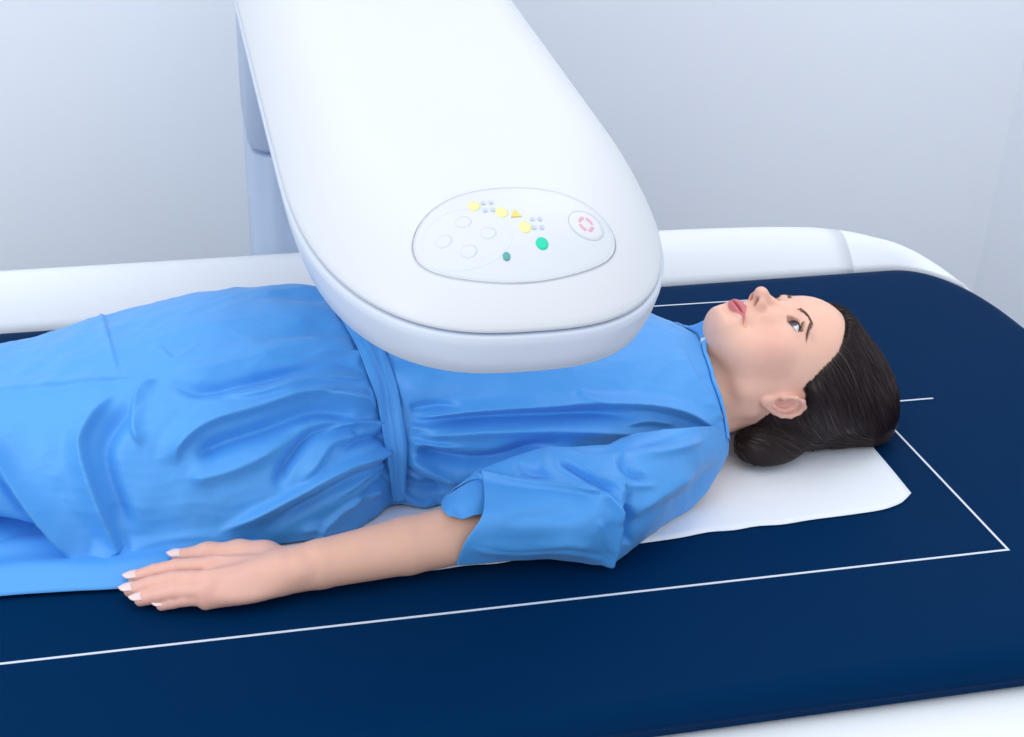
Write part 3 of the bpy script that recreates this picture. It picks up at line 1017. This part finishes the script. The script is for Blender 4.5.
# ---- hair -----------------------------------------------------------------
def build_hair():
    v = Vol((-0.345, 0.135, 0.0), (0.03, 0.42, 0.235), 0.0025)
    X = v.ax[0][:, None, None]; Y = v.ax[1][None, :, None]; Z = v.ax[2][None, None, :]
    d = [X - HO[0], Y - HO[1], Z - HO[2]]
    lx, ly, lz = [(HM[k, 0] * d[0] + HM[k, 1] * d[1] + HM[k, 2] * d[2]) / HS for k in range(3)]
    def ell(c, r):
        a, b, e = (lx - c[0]) / r[0], (ly - c[1]) / r[1], (lz - c[2]) / r[2]
        k0 = np.sqrt(a * a + b * b + e * e); k1 = np.sqrt((a / r[0]) ** 2 + (b / r[1]) ** 2 + (e / r[2]) ** 2)
        return k0 * (k0 - 1) / np.maximum(k1, 1e-6)
    def smin(a, b, k):
        h = np.maximum(k - np.abs(a - b), 0) / k
        return np.minimum(a, b) - h * h * k / 4
    def smax(a, b, k): return -smin(-a, -b, k)
    cap_ = smin(ell((0, -0.006, 0.050), (0.0785, 0.099, 0.090)), ell((0, 0.022, 0.053), (0.0675, 0.0745, 0.0725)), 0.03)
    cap_ = smin(cap_, ell((0, -0.030, 0.060), (0.072, 0.085, 0.095)), 0.03)
    # hair line: forward limit as a function of height, lower at the temples
    al = np.abs(lx)
    zt_ = lz - 0.006 * np.exp(-(al / 0.03) ** 2)
    lim = np.interp(zt_, [-0.10, -0.045, -0.012, 0.012, 0.030, 0.050, 0.072, 0.086, 0.10, 0.13], [-0.034, -0.030, -0.026, -0.004, 0.020, 0.040, 0.056, 0.071, 0.085, 0.10])
    cut = (ly - lim) * 0.72
    cap_ = smax(cap_, cut, 0.014)
    # big smooth fall of hair round the crown down to the table
    dc = P(845, 387, y=0.285)
    kx, ky, kz = (X - dc[0] + 0.25 * (Z - dc[2])) / 0.060, (Y - dc[1]) / 0.082, (Z - dc[2]) / 0.080
    k0 = np.sqrt(kx * kx + ky * ky + kz * kz)
    fall = (k0 - 1) * 0.064 / HS
    fall = smax(fall, (ly - np.interp(lz, [0.0, 0.03, 0.09], [-0.035, 0.0, 0.055])) * 0.75, 0.014)
    cap_ = smin(cap_, fall, 0.03)
    # ears stay free
    for sg in (-1, 1):
        cap_ = smax(cap_, -ell((sg * 0.082, -0.006, -0.002), (0.024, 0.028, 0.038)), 0.006)
    v.d = (cap_ * HS).astype(np.float32)
    # soft mass gathered behind the neck, lying on the sheet
    def rotz(a): return [(math.cos(a), math.sin(a), 0), (-math.sin(a), math.cos(a), 0), (0, 0, 1)]
    b1 = P(772, 441, z=0.028); b2 = P(838, 432, z=0.030); b3 = P(868, 412, z=0.035)
    v.ell(b1, (0.050, 0.031, 0.0265), 0.008, rot=rotz(0.22))
    v.ell(b2 + (0.004, 0.035, 0), (0.045, 0.045, 0.034), 0.012, rot=rotz(0.3))
    
    v.ell(P(800, 420, z=0.02) + (0, 0.06, 0), (0.10, 0.06, 0.024), 0.03)
    v.d = np.maximum(v.d, np.float32(0.0062) - v.ax[2][None, None, :])
    return v, b1


HAIR, bun = build_hair()
V, Fq = HAIR.mesh()
hairV, hairF = V, Fq
seeds = V[RNG.integers(0, len(V), 4200)] + RNG.normal(0, 0.0012, (4200, 3))


def flow(p):
    g = HAIR.grad(p, 0.004)
    lp = w2h(p)
    # cap: away from the face and back; roll: along its own length
    f = np.tile(0.55 * Ud - 1.0 * Fd, (len(p), 1))
    f += 0.25 * np.sign(lp[:, :1]) * Rd * 0
    wb = np.exp(-((p[:, 0] - bun[0]) / 0.052) ** 2 - ((p[:, 1] - bun[1]) / 0.045) ** 2) * smoothstep(0.075, 0.045, p[:, 2])
    rollv = np.array([0.9, 0.25, 0.0]) + 0.6 * np.cross(np.array([0.95, 0.3, 0.0]), g)
    f = f * (1 - wb[:, None]) + rollv * wb[:, None]
    low = smoothstep(0.05, 0.015, p[:, 2]) * (1 - wb)
    f = f * (1 - low[:, None]) + np.array([0.8, 0.5, 0.1]) * low[:, None]
    f -= g * (f * g).sum(1)[:, None]
    return f / (np.linalg.norm(f, axis=1)[:, None] + 1e-9), g


def trace(seed, sgn, n, step):
    p = seed.copy(); out = []
    lift = RNG.uniform(-0.0004, 0.0011, len(p))
    for k in range(n):
        f, g = flow(p)
        p = p + sgn * step * f
        d = HAIR.sample(p)
        p = p - g * (d - lift)[:, None]
        p[:, 2] = np.maximum(p[:, 2], 0.0068)
        out.append(p.copy())
    return out


fw = trace(seeds, 1, 15, 0.0038); bw = trace(seeds, -1, 11, 0.0038)
allp = np.stack(bw[::-1] + [seeds] + fw, 1)
inside = np.abs(HAIR.sample(allp.reshape(-1, 3)).reshape(allp.shape[:2])) < 0.004
paths, rads = [], []
taper = np.clip(np.minimum(np.linspace(0, 6, allp.shape[1]), np.linspace(6, 0, allp.shape[1])), 0.12, 1)
for k in range(len(allp)):
    if inside[k].mean() < 0.9: continue
    q = allp[k]
    paths.append(q); rads.append(RNG.uniform(0.00028, 0.00062) * taper)
sv, sf = tube_mesh(paths, rads, 3)
hair = mesh_obj('hair', np.vstack([hairV, sv]), np.vstack([hairF, sf + len(hairV)]), M['hair'], person)
hair['label'] = 'smooth dark brown hair gathered behind the neck'


# ---- gown -----------------------------------------------------------------
def vnormals(G, flip=False):
    """normals of a grid of points (n,m,3)"""
    du = np.gradient(G, axis=0); dv = np.gradient(G, axis=1)
    n = np.cross(du, dv)
    return n / (np.linalg.norm(n, axis=2)[..., None] + 1e-12)


def stroke_field(px, pts, w, amp, side=0, t0=0.25, t1=0.25):
    """height of a fold drawn along pts; side 0 a soft ridge, +1/-1 a ridge with one steep face"""
    pl = crom(pts, max(12, 6 * len(pts)))
    best = np.full(len(px), 1e9); sgn = np.zeros(len(px)); par = np.zeros(len(px))
    lo = pl.min(0) - 5 * w; hi = pl.max(0) + 5 * w
    near = np.where(((px > lo) & (px < hi)).all(1))[0]
    q = px[near]
    b = np.full(len(q), 1e9); sg = np.zeros(len(q)); pr = np.zeros(len(q))
    for k in range(len(pl) - 1):
        a, c = pl[k], pl[k + 1]; e = c - a; L2 = e @ e + 1e-9
        t = np.clip(((q - a) @ e) / L2, 0, 1)
        dv = q - a - t[:, None] * e
        d = np.hypot(dv[:, 0], dv[:, 1])
        m = d < b
        b[m] = d[m]; pr[m] = (k + t[m]) / (len(pl) - 1)
        sg[m] = np.sign(e[0] * dv[m, 1] - e[1] * dv[m, 0])
    env = smoothstep(0, max(t0, 1e-3), pr) * smoothstep(0, max(t1, 1e-3), 1 - pr) if True else 1
    if t0 == 0: env = smoothstep(0, max(t1, 1e-3), 1 - pr)
    if t1 == 0 and t0 > 0: env = smoothstep(0, t0, pr)
    if t0 == 0 and t1 == 0: env = np.ones_like(pr)
    if side == 0:
        f = np.exp(-(b / w) ** 2) if amp < 0 else 0.5 * np.exp(-(b / w) ** 2) + 0.5 * np.exp(-(b / (0.8 * w)))
    else:
        f = np.where(sg * side > 0, np.clip(1 - b / (3.0 * w), 0, 1) ** 1.7, np.exp(-(b / (0.42 * w)) ** 1.5))
    out = np.zeros(len(px)); out[near] = amp * f * env
    return out


def ridged(p, k, seed, n=5):
    r = np.random.default_rng(seed); o = 0; wsum = 0
    for i in range(n):
        d = r.normal(size=3); d /= np.linalg.norm(d); ph = r.uniform(0, 6.28)
        d2 = r.normal(size=3); d2 /= np.linalg.norm(d2)
        fr = k * r.uniform(0.6, 1.5)
        o = o + (1 - np.abs(np.sin(p @ d * fr + ph + 0.9 * np.sin(p @ d2 * fr * 0.6 + ph * 2))))
        wsum += 1
    return o / wsum - 0.36


def apply_strokes(G, strokes, noise_amp=0.0, seed=3, extra=None):
    n, m = G.shape[:2]
    N = vnormals(G)
    V = G.reshape(-1, 3); Nf = N.reshape(-1, 3)
    px = project(V)
    facing = smoothstep(-0.05, 0.15, ((CAM - V) * Nf).sum(1) / np.linalg.norm(CAM - V, axis=1))
    h = np.zeros(len(V))
    for st in strokes:
        h += 1.95 * stroke_field(px, *st[:3], **st[3])
    h *= facing
    if noise_amp:
        h += noise_amp * ridged(V, 34, seed) + 0.5 * noise_amp * ridged(V, 85, seed + 1) + 0.2 * noise_amp * ridged(V, 210, seed + 2)
    if extra is not None: h += extra
    out = V + Nf * h[:, None]
    out[:, 2] = np.maximum(out[:, 2], 0.0052)
    return out.reshape(n, m, 3), N


def smooth_grid(G, k=1, w=0.5):
    for _ in range(k):
        A = G.copy()
        A[1:-1, 1:-1] = (G[:-2, 1:-1] + G[2:, 1:-1] + G[1:-1, :-2] + G[1:-1, 2:]) / 4
        G = G * (1 - w) + A * w
    return G


def sec(x, th):
    a = pchip([-1.4, -1.05, -0.95, -0.80, -0.73, -0.69, -0.668, -0.645, -0.60, -0.5, -0.40], [0.150, 0.155, 0.172, 0.178, 0.176, 0.168, 0.150, 0.130, 0.133, 0.155, 0.165], x)
    yc = pchip([-1.4, -0.95, -0.8, -0.655, -0.5, -0.40], [0.315, 0.318, 0.316, 0.322, 0.306, 0.296], x)
    h = pchip([-1.4, -1.05, -0.94, -0.80, -0.755, -0.70, -0.655, -0.60, -0.5, -0.40], [0.118, 0.144, 0.170, 0.193, 0.192, 0.184, 0.178, 0.190, 0.200, 0.184], x)
    c, s_ = np.cos(th), np.sin(th)
    y = yc - a * np.sign(c) * np.abs(c) ** 0.86
    z = 0.005 + h * np.abs(s_) ** 0.88
    return np.stack([x + 0 * y, y, z], -1)


NT = 410
TH = np.linspace(0.0, math.pi, NT)
X1 = -0.40
NX0, NX1 = 540, 110
xs = np.linspace(-1.38, X1, NX0)
G0 = sec(xs[:, None] + 0 * TH[None], TH[None] + 0 * xs[:, None])
# neckline and shoulder boundary (angle in degrees, then x, y, z), mirrored on the far side
bt = np.array([(0, -0.352, 0.150, 0.006), (20, -0.305, 0.140, 0.040), (40, -0.272, 0.160, 0.074), (56, -0.279, 0.196, 0.124), (72, -0.279, 0.228, 0.141), (90, -0.273, 0.266, 0.147),
               (108, -0.279, 0.312, 0.138), (124, -0.279, 0.350, 0.124), (140, -0.272, 0.392, 0.074), (160, -0.305, 0.415, 0.040), (180, -0.352, 0.405, 0.006)])
B = np.stack([pchip(bt[:, 0], bt[:, k], np.degrees(TH)) for k in (1, 2, 3)], -1)
P0 = G0[-1]; P0b = G0[-2]
tan = (P0 - P0b) / np.linalg.norm(P0 - P0b, axis=1)[:, None]
PM = P0 + tan * (0.68 * (B[:, :1] - P0[:, :1]))
PM[:, 1] = PM[:, 1] * 0.75 + B[:, 1] * 0.25
kk = 0.1 + 0.42 * np.exp(-((np.degrees(TH) - 96) / 22) ** 2)
PM[:, 2] = np.maximum(PM[:, 2] * (1 - kk) + B[:, 2] * kk, B[:, 2])
tt = np.linspace(0, 1, NX1)[1:, None, None]
G1 = (1 - tt) ** 2 * P0 + 2 * tt * (1 - tt) * PM + tt ** 2 * B
GB = np.concatenate([G0, G1], 0)

# where the waist band runs: x as a function of angle round the body
def belt_x(th, side):
    d = np.degrees(th)
    if side < 0:
        return np.interp(d, [0, 20, 45, 65, 90, 180], [-0.648, -0.655, -0.664, -0.675, -0.693, -0.70])
    return np.interp(d, [0, 20, 45, 65, 90, 180], [-0.632, -0.628, -0.635, -0.646, -0.664, -0.672])


THg = np.broadcast_to(TH[None], GB.shape[:2]); Xg = GB[..., 0]
bl, br = belt_x(THg, -1), belt_x(THg, 1)
outb = np.maximum(np.maximum(bl - Xg, Xg - br), 0)
inb = (Xg > bl) & (Xg < br)
# gathers running into the band
ph = THg * 21 + 2.2 * np.sin(THg * 5.1 + 0.6) + 1.1 * np.sin(THg * 11.3)
gath = np.where(Xg < bl, np.sin(ph), np.sin(ph * 0.86 + 1.9))
rise = (1 - np.exp(-outb / 0.012)) * np.exp(-outb / 0.055)
extra = 0.0075 * gath * rise + 0.004 * (1 - np.exp(-outb / 0.02)) * np.exp(-outb / 0.05)
extra = (extra * smoothstep(0, 0.15, THg) ).reshape(-1)


def S(pts, w, amp, **kw): return (pts, w, amp, kw)


def z6(*p): return [(a / 2.1675, 270 + b / 2.1675) for a, b in p]
def z5(*p): return [(330 + a / 2.381, 300 + b / 2.381) for a, b in p]


strokes = [
    # skirt
    S(z6((222, 100), (240, 165), (258, 232)), 3.0, 0.0020, side=1, t0=0, t1=0.3),
    S(z6((-30, 268), (100, 250), (220, 236), (360, 232)), 5.0, 0.0028, side=-1, t0=0, t1=0.3),
    S(z6((255, 255), (200, 330), (180, 385), (205, 480), (240, 560), (264, 610)), 8.0, 0.0085, side=1, t0=0.2, t1=0.05),
    S(z6((300, 275), (240, 350), (225, 410), (250, 500), (290, 580)), 10.0, -0.0065, t0=0.2, t1=0.2),
    S(z6((345, 235), (300, 265), (288, 335), (308, 388)), 5.0, 0.0045, side=-1, t0=0.2, t1=0.2),
    S(z6((830, 302), (690, 268), (560, 300), (450, 335), (390, 385), (385, 430)), 8.0, 0.0080, side=1, t0=0.1, t1=0.25),
    S(z6((820, 325), (690, 305), (570, 345), (470, 380), (420, 410)), 9.0, -0.0090, t0=0.15, t1=0.2),
    S(z6((400, 452), (470, 440), (560, 405), (650, 352)), 9.0, 0.0060, t0=0.2, t1=0.3),
    S(z6((800, 342), (690, 352), (640, 395), (612, 440), (600, 490)), 6.0, -0.0070, t0=0.1, t1=0.3),
    S(z6((780, 352), (720, 372), (680, 420), (640, 470)), 6.0, 0.0050, t0=0.1, t1=0.3),
    S(z6((850, 386), (740, 425), (640, 480), (545, 530), (450, 580)), 7.0, 0.0075, side=-1, t0=0.05, t1=0.3),
    S(z6((850, 408), (750, 455), (660, 510), (570, 560)), 7.0, -0.0060, t0=0.05, t1=0.3),
    S(z6((770, 150), (600, 180), (430, 215), (300, 205)), 8.0, 0.0040, t0=0.1, t1=0.4),
    S(z6((790, 205), (690, 205), (560, 235), (430, 262), (360, 238)), 6.0, -0.0050, t0=0.1, t1=0.3),
    S(z6((800, 240), (690, 238), (560, 270), (470, 270)), 5.0, 0.0042, side=1, t0=0.1, t1=0.4),
    S(z6((680, 585), (720, 540), (770, 500), (830, 470)), 5.0, 0.0045, side=1, t0=0.3, t1=0.1),
    S(z6((640, 575), (690, 560), (720, 600)), 4.0, 0.0030, t0=0.3, t1=0.3),
    S(z6((-40, 380), (0, 420), (60, 490), (120, 560), (190, 632), (262, 604)), 8.0, 0.0140, side=-1, t0=0, t1=0.1),
    S(z6((-40, 560), (20, 568), (100, 598), (180, 640)), 9.0, -0.0185, t0=0, t1=0.2),
    S(z6((262, 606), (350, 604), (430, 590), (560, 580)), 5.0, 0.0060, side=-1, t0=0.1, t1=0.3),
    S(z6((0, 440), (60, 530), (110, 585)), 6.0, -0.0030, t0=0, t1=0.2),
    S(z6((835, 330), (770, 330), (720, 345), (660, 365)), 4.0, 0.0040, side=-1, t0=0.05, t1=0.4),
    S(z6((835, 360), (780, 372), (730, 395)), 4.0, -0.0045, t0=0.05, t1=0.4),
    S(z6((840, 420), (800, 440), (760, 470), (720, 500)), 4.0, 0.0035, side=1, t0=0.05, t1=0.4),
    S(z6((840, 445), (800, 475), (770, 515)), 4.0, -0.0040, t0=0.05, t1=0.3),
    S(z6((790, 180), (720, 178), (640, 195)), 4.0, 0.0030, side=-1, t0=0.05, t1=0.4),
    S(z6((800, 270), (740, 262), (680, 275)), 4.0, -0.0035, t0=0.05, t1=0.4),
    S(z6((320, 190), (345, 170), (380, 195), (440, 150)), 3.0, 0.0015, t0=0.3, t1=0.3),
    S(z6((500, 575), (420, 570), (330, 585), (270, 600)), 6.0, 0.0025, t0=0.3, t1=0.2),
    S(z6((0, 690), (120, 660), (250, 640), (380, 622)), 5.0, 0.0030, t0=0, t1=0.2),
    # bodice
    S(z5((190, 258), (260, 252), (330, 258)), 4.0, -0.0030, t0=0.05, t1=0.4),
    S(z5((190, 300), (240, 302), (320, 300)), 4.0, 0.0035, side=1, t0=0.05, t1=0.4),
    S(z5((195, 335), (250, 340), (330, 350)), 4.0, 0.0045, side=1, t0=0.05, t1=0.4),
    S(z5((180, 400), (230, 425), (280, 452)), 4.0, -0.0045, t0=0.05, t1=0.4),
    S(z5((165, 450), (215, 478), (260, 480)), 4.0, 0.0045, side=1, t0=0.05, t1=0.3),
    S(z5((830, 300), (760, 290), (690, 300)), 5.0, 0.0030, side=1, t0=0.3, t1=0.3),
    S(z5((195, 282), (300, 268), (400, 260), (520, 254), (640, 248), (800, 262), (935, 312)), 5.0, 0.0085, side=-1, t0=0.1, t1=0.15),
    S(z5((230, 292), (400, 280), (520, 274), (640, 268), (760, 280)), 6.0, -0.0075, t0=0.15, t1=0.3),
    S(z5((200, 318), (350, 312), (520, 308), (680, 316), (820, 330)), 7.0, 0.0055, t0=0.1, t1=0.3),
    S(z5((200, 352), (290, 378), (380, 382), (480, 352), (570, 345)), 7.0, -0.0090, t0=0.1, t1=0.3),
    S(z5((190, 372), (260, 408), (330, 440)), 6.0, 0.0060, side=1, t0=0.1, t1=0.3),
    S(z5((170, 425), (230, 445), (290, 440)), 5.0, -0.0050, t0=0.1, t1=0.3),
    S(z5((830, 110), (880, 200), (935, 290)), 5.0, 0.0025, side=1, t0=0.2, t1=0.1),
    S(z5((590, 215), (610, 232), (650, 246)), 3.0, 0.0025, t0=0.2, t1=0.2),
]
GG, NG = apply_strokes(GB, strokes, 0.0055, 3, extra)
GG = smooth_grid(GG, 1, 0.4)
gown = mesh_obj('gown', GG.reshape(-1, 3), grid_faces(GG.shape[0], NT, flip=True), M['gown'], person)
gown['label'] = 'light blue disposable gown with gathered waist'
md = gown.modifiers.new('thick', 'SOLIDIFY'); md.thickness = 0.0010; md.offset = -1

# waist band lying over the gathers
nb = 26
bth = np.linspace(0.03, math.pi - 0.03, 170)
V = []
for i, th in enumerate(bth):
    x0, x1 = belt_x(th, -1), belt_x(th, 1)
    for j in range(nb):
        v = j / (nb - 1)
        x = x0 + (x1 - x0) * v
        p = sec(np.array(x), np.array(th))
        e = 1e-3
        tx = sec(np.array(x + e), np.array(th)) - p; tth = sec(np.array(x), np.array(th + e)) - p
        nrm = np.cross(tx, tth); nrm /= np.linalg.norm(nrm)
        if nrm[2] < 0 and 0.3 < th < 2.8: nrm = -nrm
        if th <= 0.3 and nrm[1] > 0: nrm = -nrm
        if th >= 2.8 and nrm[1] < 0: nrm = -nrm
        edge = min(v, 1 - v)
        hh = 0.0045 + 0.0025 * min(1, edge * 6) + 0.0006 * math.sin(v * 13 + 3 * math.sin(th * 4)) + 0.0010 * math.exp(-((v - 0.42 - 0.1 * math.sin(th * 3)) / 0.06) ** 2)
        q = p + nrm * hh
        q[2] = max(q[2], 0.0055)
        V.append(q)
belt = mesh_obj('waist_band', np.array(V), grid_faces(len(bth), nb, flip=False), M['gown'], gown)
md = belt.modifiers.new('thick', 'SOLIDIFY'); md.thickness = 0.0012; md.offset = -1

# lower layer of the skirt spread on the mat
n1, n2 = 150, 40
V = []
for i in range(n1):
    x = -1.38 + (0.64) * i / (n1 - 1)
    hem = float(pchip([-1.38, -1.05, -0.98, -0.93, -0.86, -0.80, -0.74], [0.098, 0.098, 0.094, 0.090, 0.098, 0.120, 0.165], np.array(x)))
    for j in range(n2):
        v = j / (n2 - 1)
        y = hem + (0.26 - hem) * v
        z = 0.0055 + 0.016 * (1 - math.exp(-v * 7)) + 0.0022 * math.sin(v * 26 + x * 9) * min(1, v * 5) + 0.0015 * math.sin(x * 55 + 3 * v)* min(1, v * 5)
        V.append((x, y, z))
lay = mesh_obj('skirt_under_layer', V, grid_faces(n1, n2, flip=True), M['gown'], gown)
md = lay.modifiers.new('thick', 'SOLIDIFY'); md.thickness = 0.0010; md.offset = -1

# sleeve: control net of image points with heights, read from opening to shoulder
net = [
    [(452, 517, .042), (442, 502, .060), (462, 486, .080), (481, 477, .090), (483, 512, .082), (465, 543, .052), (456, 566, .018)],
    [(480, 490, .055), (484, 470, .088), (500, 466, .099), (531, 484, .095), (532, 515, .082), (532, 540, .052), (531, 560, .014)],
    [(533, 462, .070), (540, 449, .106), (555, 460, .111), (575, 488, .098), (580, 518, .080), (578, 545, .048), (575, 562, .010)],
    [(590, 446, .095), (597, 446, .119), (605, 465, .116), (606, 491, .101), (618, 514, .078), (618, 540, .042), (609, 564, .0065)],
    [(640, 432, .118), (648, 440, .125), (652, 462, .113), (652, 485, .096), (648, 508, .071), (642, 530, .037), (636, 547, .0055)],
    [(690, 427, .120), (693, 440, .112), (697, 455, .096), (695, 470, .081), (688, 487, .059), (678, 505, .031), (668, 522, .006)],
    [(721, 426, .093), (727, 436, .075), (729, 446, .063), (727, 458, .050), (718, 475, .035), (705, 494, .018), (690, 509, .006)],
]
net3 = np.array([[P(a, b, z=c) for a, b, c in row] for row in net])
rows = np.stack([crom(net3[i], 110) for i in range(len(net3))])
SG = np.stack([crom(rows[:, j], 150) for j in range(rows.shape[1])], 1)
sl_strokes = [
    S([(481, 478), (531, 485), (575, 489), (604, 492)], 3.5, 0.0050, side=-1, t0=0, t1=0.15),
    S([(604, 490), (619, 512), (617, 540), (610, 562)], 3.5, 0.0050, side=1, t0=0.1, t1=0),
    S([(622, 505), (630, 520), (626, 545)], 4.0, -0.0060, t0=0.2, t1=0.1),
    S(z5((545, 380), (600, 415), (650, 440), (700, 450)), 3.5, -0.0045, t0=0.1, t1=0.3),
    S(z5((690, 355), (692, 395), (720, 420), (775, 438)), 2.0, -0.0026, t0=0.2, t1=0.3),
    S(z5((700, 420), (690, 470), (680, 540)), 4.0, 0.0040, side=1, t0=0.2, t1=0.2),
    S(z5((560, 345), (660, 345), (760, 335), (900, 318)), 5.0, -0.0050, t0=0.2, t1=0.3),
    S(z5((700, 520), (800, 450), (880, 400)), 7.0, 0.0040, t0=0.3, t1=0.3),
    S(z5((690, 560), (790, 500), (870, 450), (930, 380)), 5.0, -0.0035, t0=0.2, t1=0.2),
    S([(500, 520), (540, 516), (590, 512)], 8.0, -0.0025, t0=0.3, t1=0.3),
    S([(470, 545), (520, 548), (570, 544), (605, 552)], 5.0, 0.0020, t0=0.3, t1=0.3),
    S(z5((500, 360), (520, 410), (560, 440)), 5.0, 0.0030, t0=0.2, t1=0.3),
    S(z5((600, 400), (650, 425), (700, 462), (690, 520)), 3.0, 0.0030, side=1, t0=0.2, t1=0.2),
    S(z5((715, 455), (700, 500), (690, 540)), 2.5, -0.0035, t0=0.2, t1=0.2),
    S(z5((640, 520), (660, 560), (668, 600)), 3.0, 0.0020, t0=0.2, t1=0.2),
    S(z5((330, 590), (420, 600), (560, 598), (660, 618)), 3.0, 0.0016, side=1, t0=0.2, t1=0.1),
    S(z5((690, 370), (715, 400), (760, 420)), 2.5, 0.0025, t0=0.2, t1=0.3),
    S(z5((790, 440), (700, 440), (600, 410)), 4.0, 0.0025, t0=0.3, t1=0.3),
    S(z5((900, 330), (800, 360), (720, 370)), 5.0, 0.0030, t0=0.2, t1=0.3),
    S(z5((440, 380), (470, 410), (540, 420)), 5.0, -0.0030, t0=0.3, t1=0.3),
    S(z5((275, 490), (310, 455), (350, 440)), 3.0, 0.0025, t0=0.2, t1=0.2),
]
# keep the grid normals outward (towards the viewer)
if ((CAM - SG) * vnormals(SG)).sum() < 0:
    SG = SG[::-1]
SG2, _n = apply_strokes(SG, sl_strokes, 0.0034, 11)
SG2 = smooth_grid(SG2, 1, 0.5)
sleeve = mesh_obj('sleeve', SG2.reshape(-1, 3), grid_faces(SG2.shape[0], SG2.shape[1], flip=True), M['gown'], gown)
md = sleeve.modifiers.new('thick', 'SOLIDIFY'); md.thickness = 0.0010; md.offset = -1
# loose turn of the hem lying over the arm inside the opening
fn = np.array([[P(a, b, z=c) for a, b, c in row] for row in
               [[(441, 502, .060), (450, 494, .072), (462, 486, .081), (484, 477, .088)],
                [(443, 510, .066), (452, 506, .073), (464, 501, .079), (486, 496, .082)],
                [(450, 517, .068), (458, 518, .070), (468, 517, .071), (487, 515, .070)]]])
fr = np.stack([crom(fn[i], 30) for i in range(3)]); FG = np.stack([crom(fr[:, j], 24) for j in range(30)], 1)
FG[:, :, 2] += 0.0016 * np.sin(np.linspace(0, 9, 30))[None, :] * np.linspace(0.3, 1, 24)[:, None]
flap = mesh_obj('sleeve_hem', FG.reshape(-1, 3), grid_faces(24, 30), M['gown'], gown)
md = flap.modifiers.new('thick', 'SOLIDIFY'); md.thickness = 0.0010; md.offset = 0
# the other sleeve, same cut, on the far side
FSV = SG.reshape(-1, 3).copy(); FSV[:, 1] = 2 * 0.283 - FSV[:, 1]; FSV[:, 2] = np.maximum(FSV[:, 2], 0.0056)
far = mesh_obj('sleeve', FSV, grid_faces(SG.shape[0], SG.shape[1]), M['gown'], gown)
md = far.modifiers.new('thick', 'SOLIDIFY'); md.thickness = 0.0010; md.offset = -1

# neck binding: a doubled edge standing a little off the throat
nk = GG[-1]
k0, k1 = int(NT * 0.22), int(NT * 0.78)
edge = nk[k0:k1]; m_ = len(edge)
din = GG[-1, k0:k1] - GG[-10, k0:k1]; din /= np.linalg.norm(din, axis=1)[:, None]
nn_ = vnormals(GG)[-1, k0:k1]
nn_ *= np.sign(nn_[:, 2:3] + 1e-9)
V = []
for j in range(8):
    u = j / 7
    bulge = 0.0018 * math.sin(u * math.pi)
    lift_ = 0.020 * np.exp(-((np.linspace(0, 1, m_) - 0.54) / 0.07) ** 2)
    V.append(edge + din * (0.006 * u - 0.003) + nn_ * (0.0012 + bulge + lift_[:, None] * u))
coll = mesh_obj('neck_binding', np.array(V).reshape(-1, 3), grid_faces(8, m_), M['gown'], gown)
md = coll.modifiers.new('thick', 'SOLIDIFY'); md.thickness = 0.0010; md.offset = 0

# small white tag at the throat
c = P(703.5, 342, y=0.252)
V = [c + np.array(q) for q in ((-0.003, 0, -0.006), (0.003, 0.001, -0.006), (0.003, 0.003, 0.004), (-0.003, 0.002, 0.004))]
tg = mesh_obj('neck_tag', V, [[0, 1, 2, 3]], M['paper'], gown, smooth=False)
md = tg.modifiers.new('thick', 'SOLIDIFY'); md.thickness = 0.0006
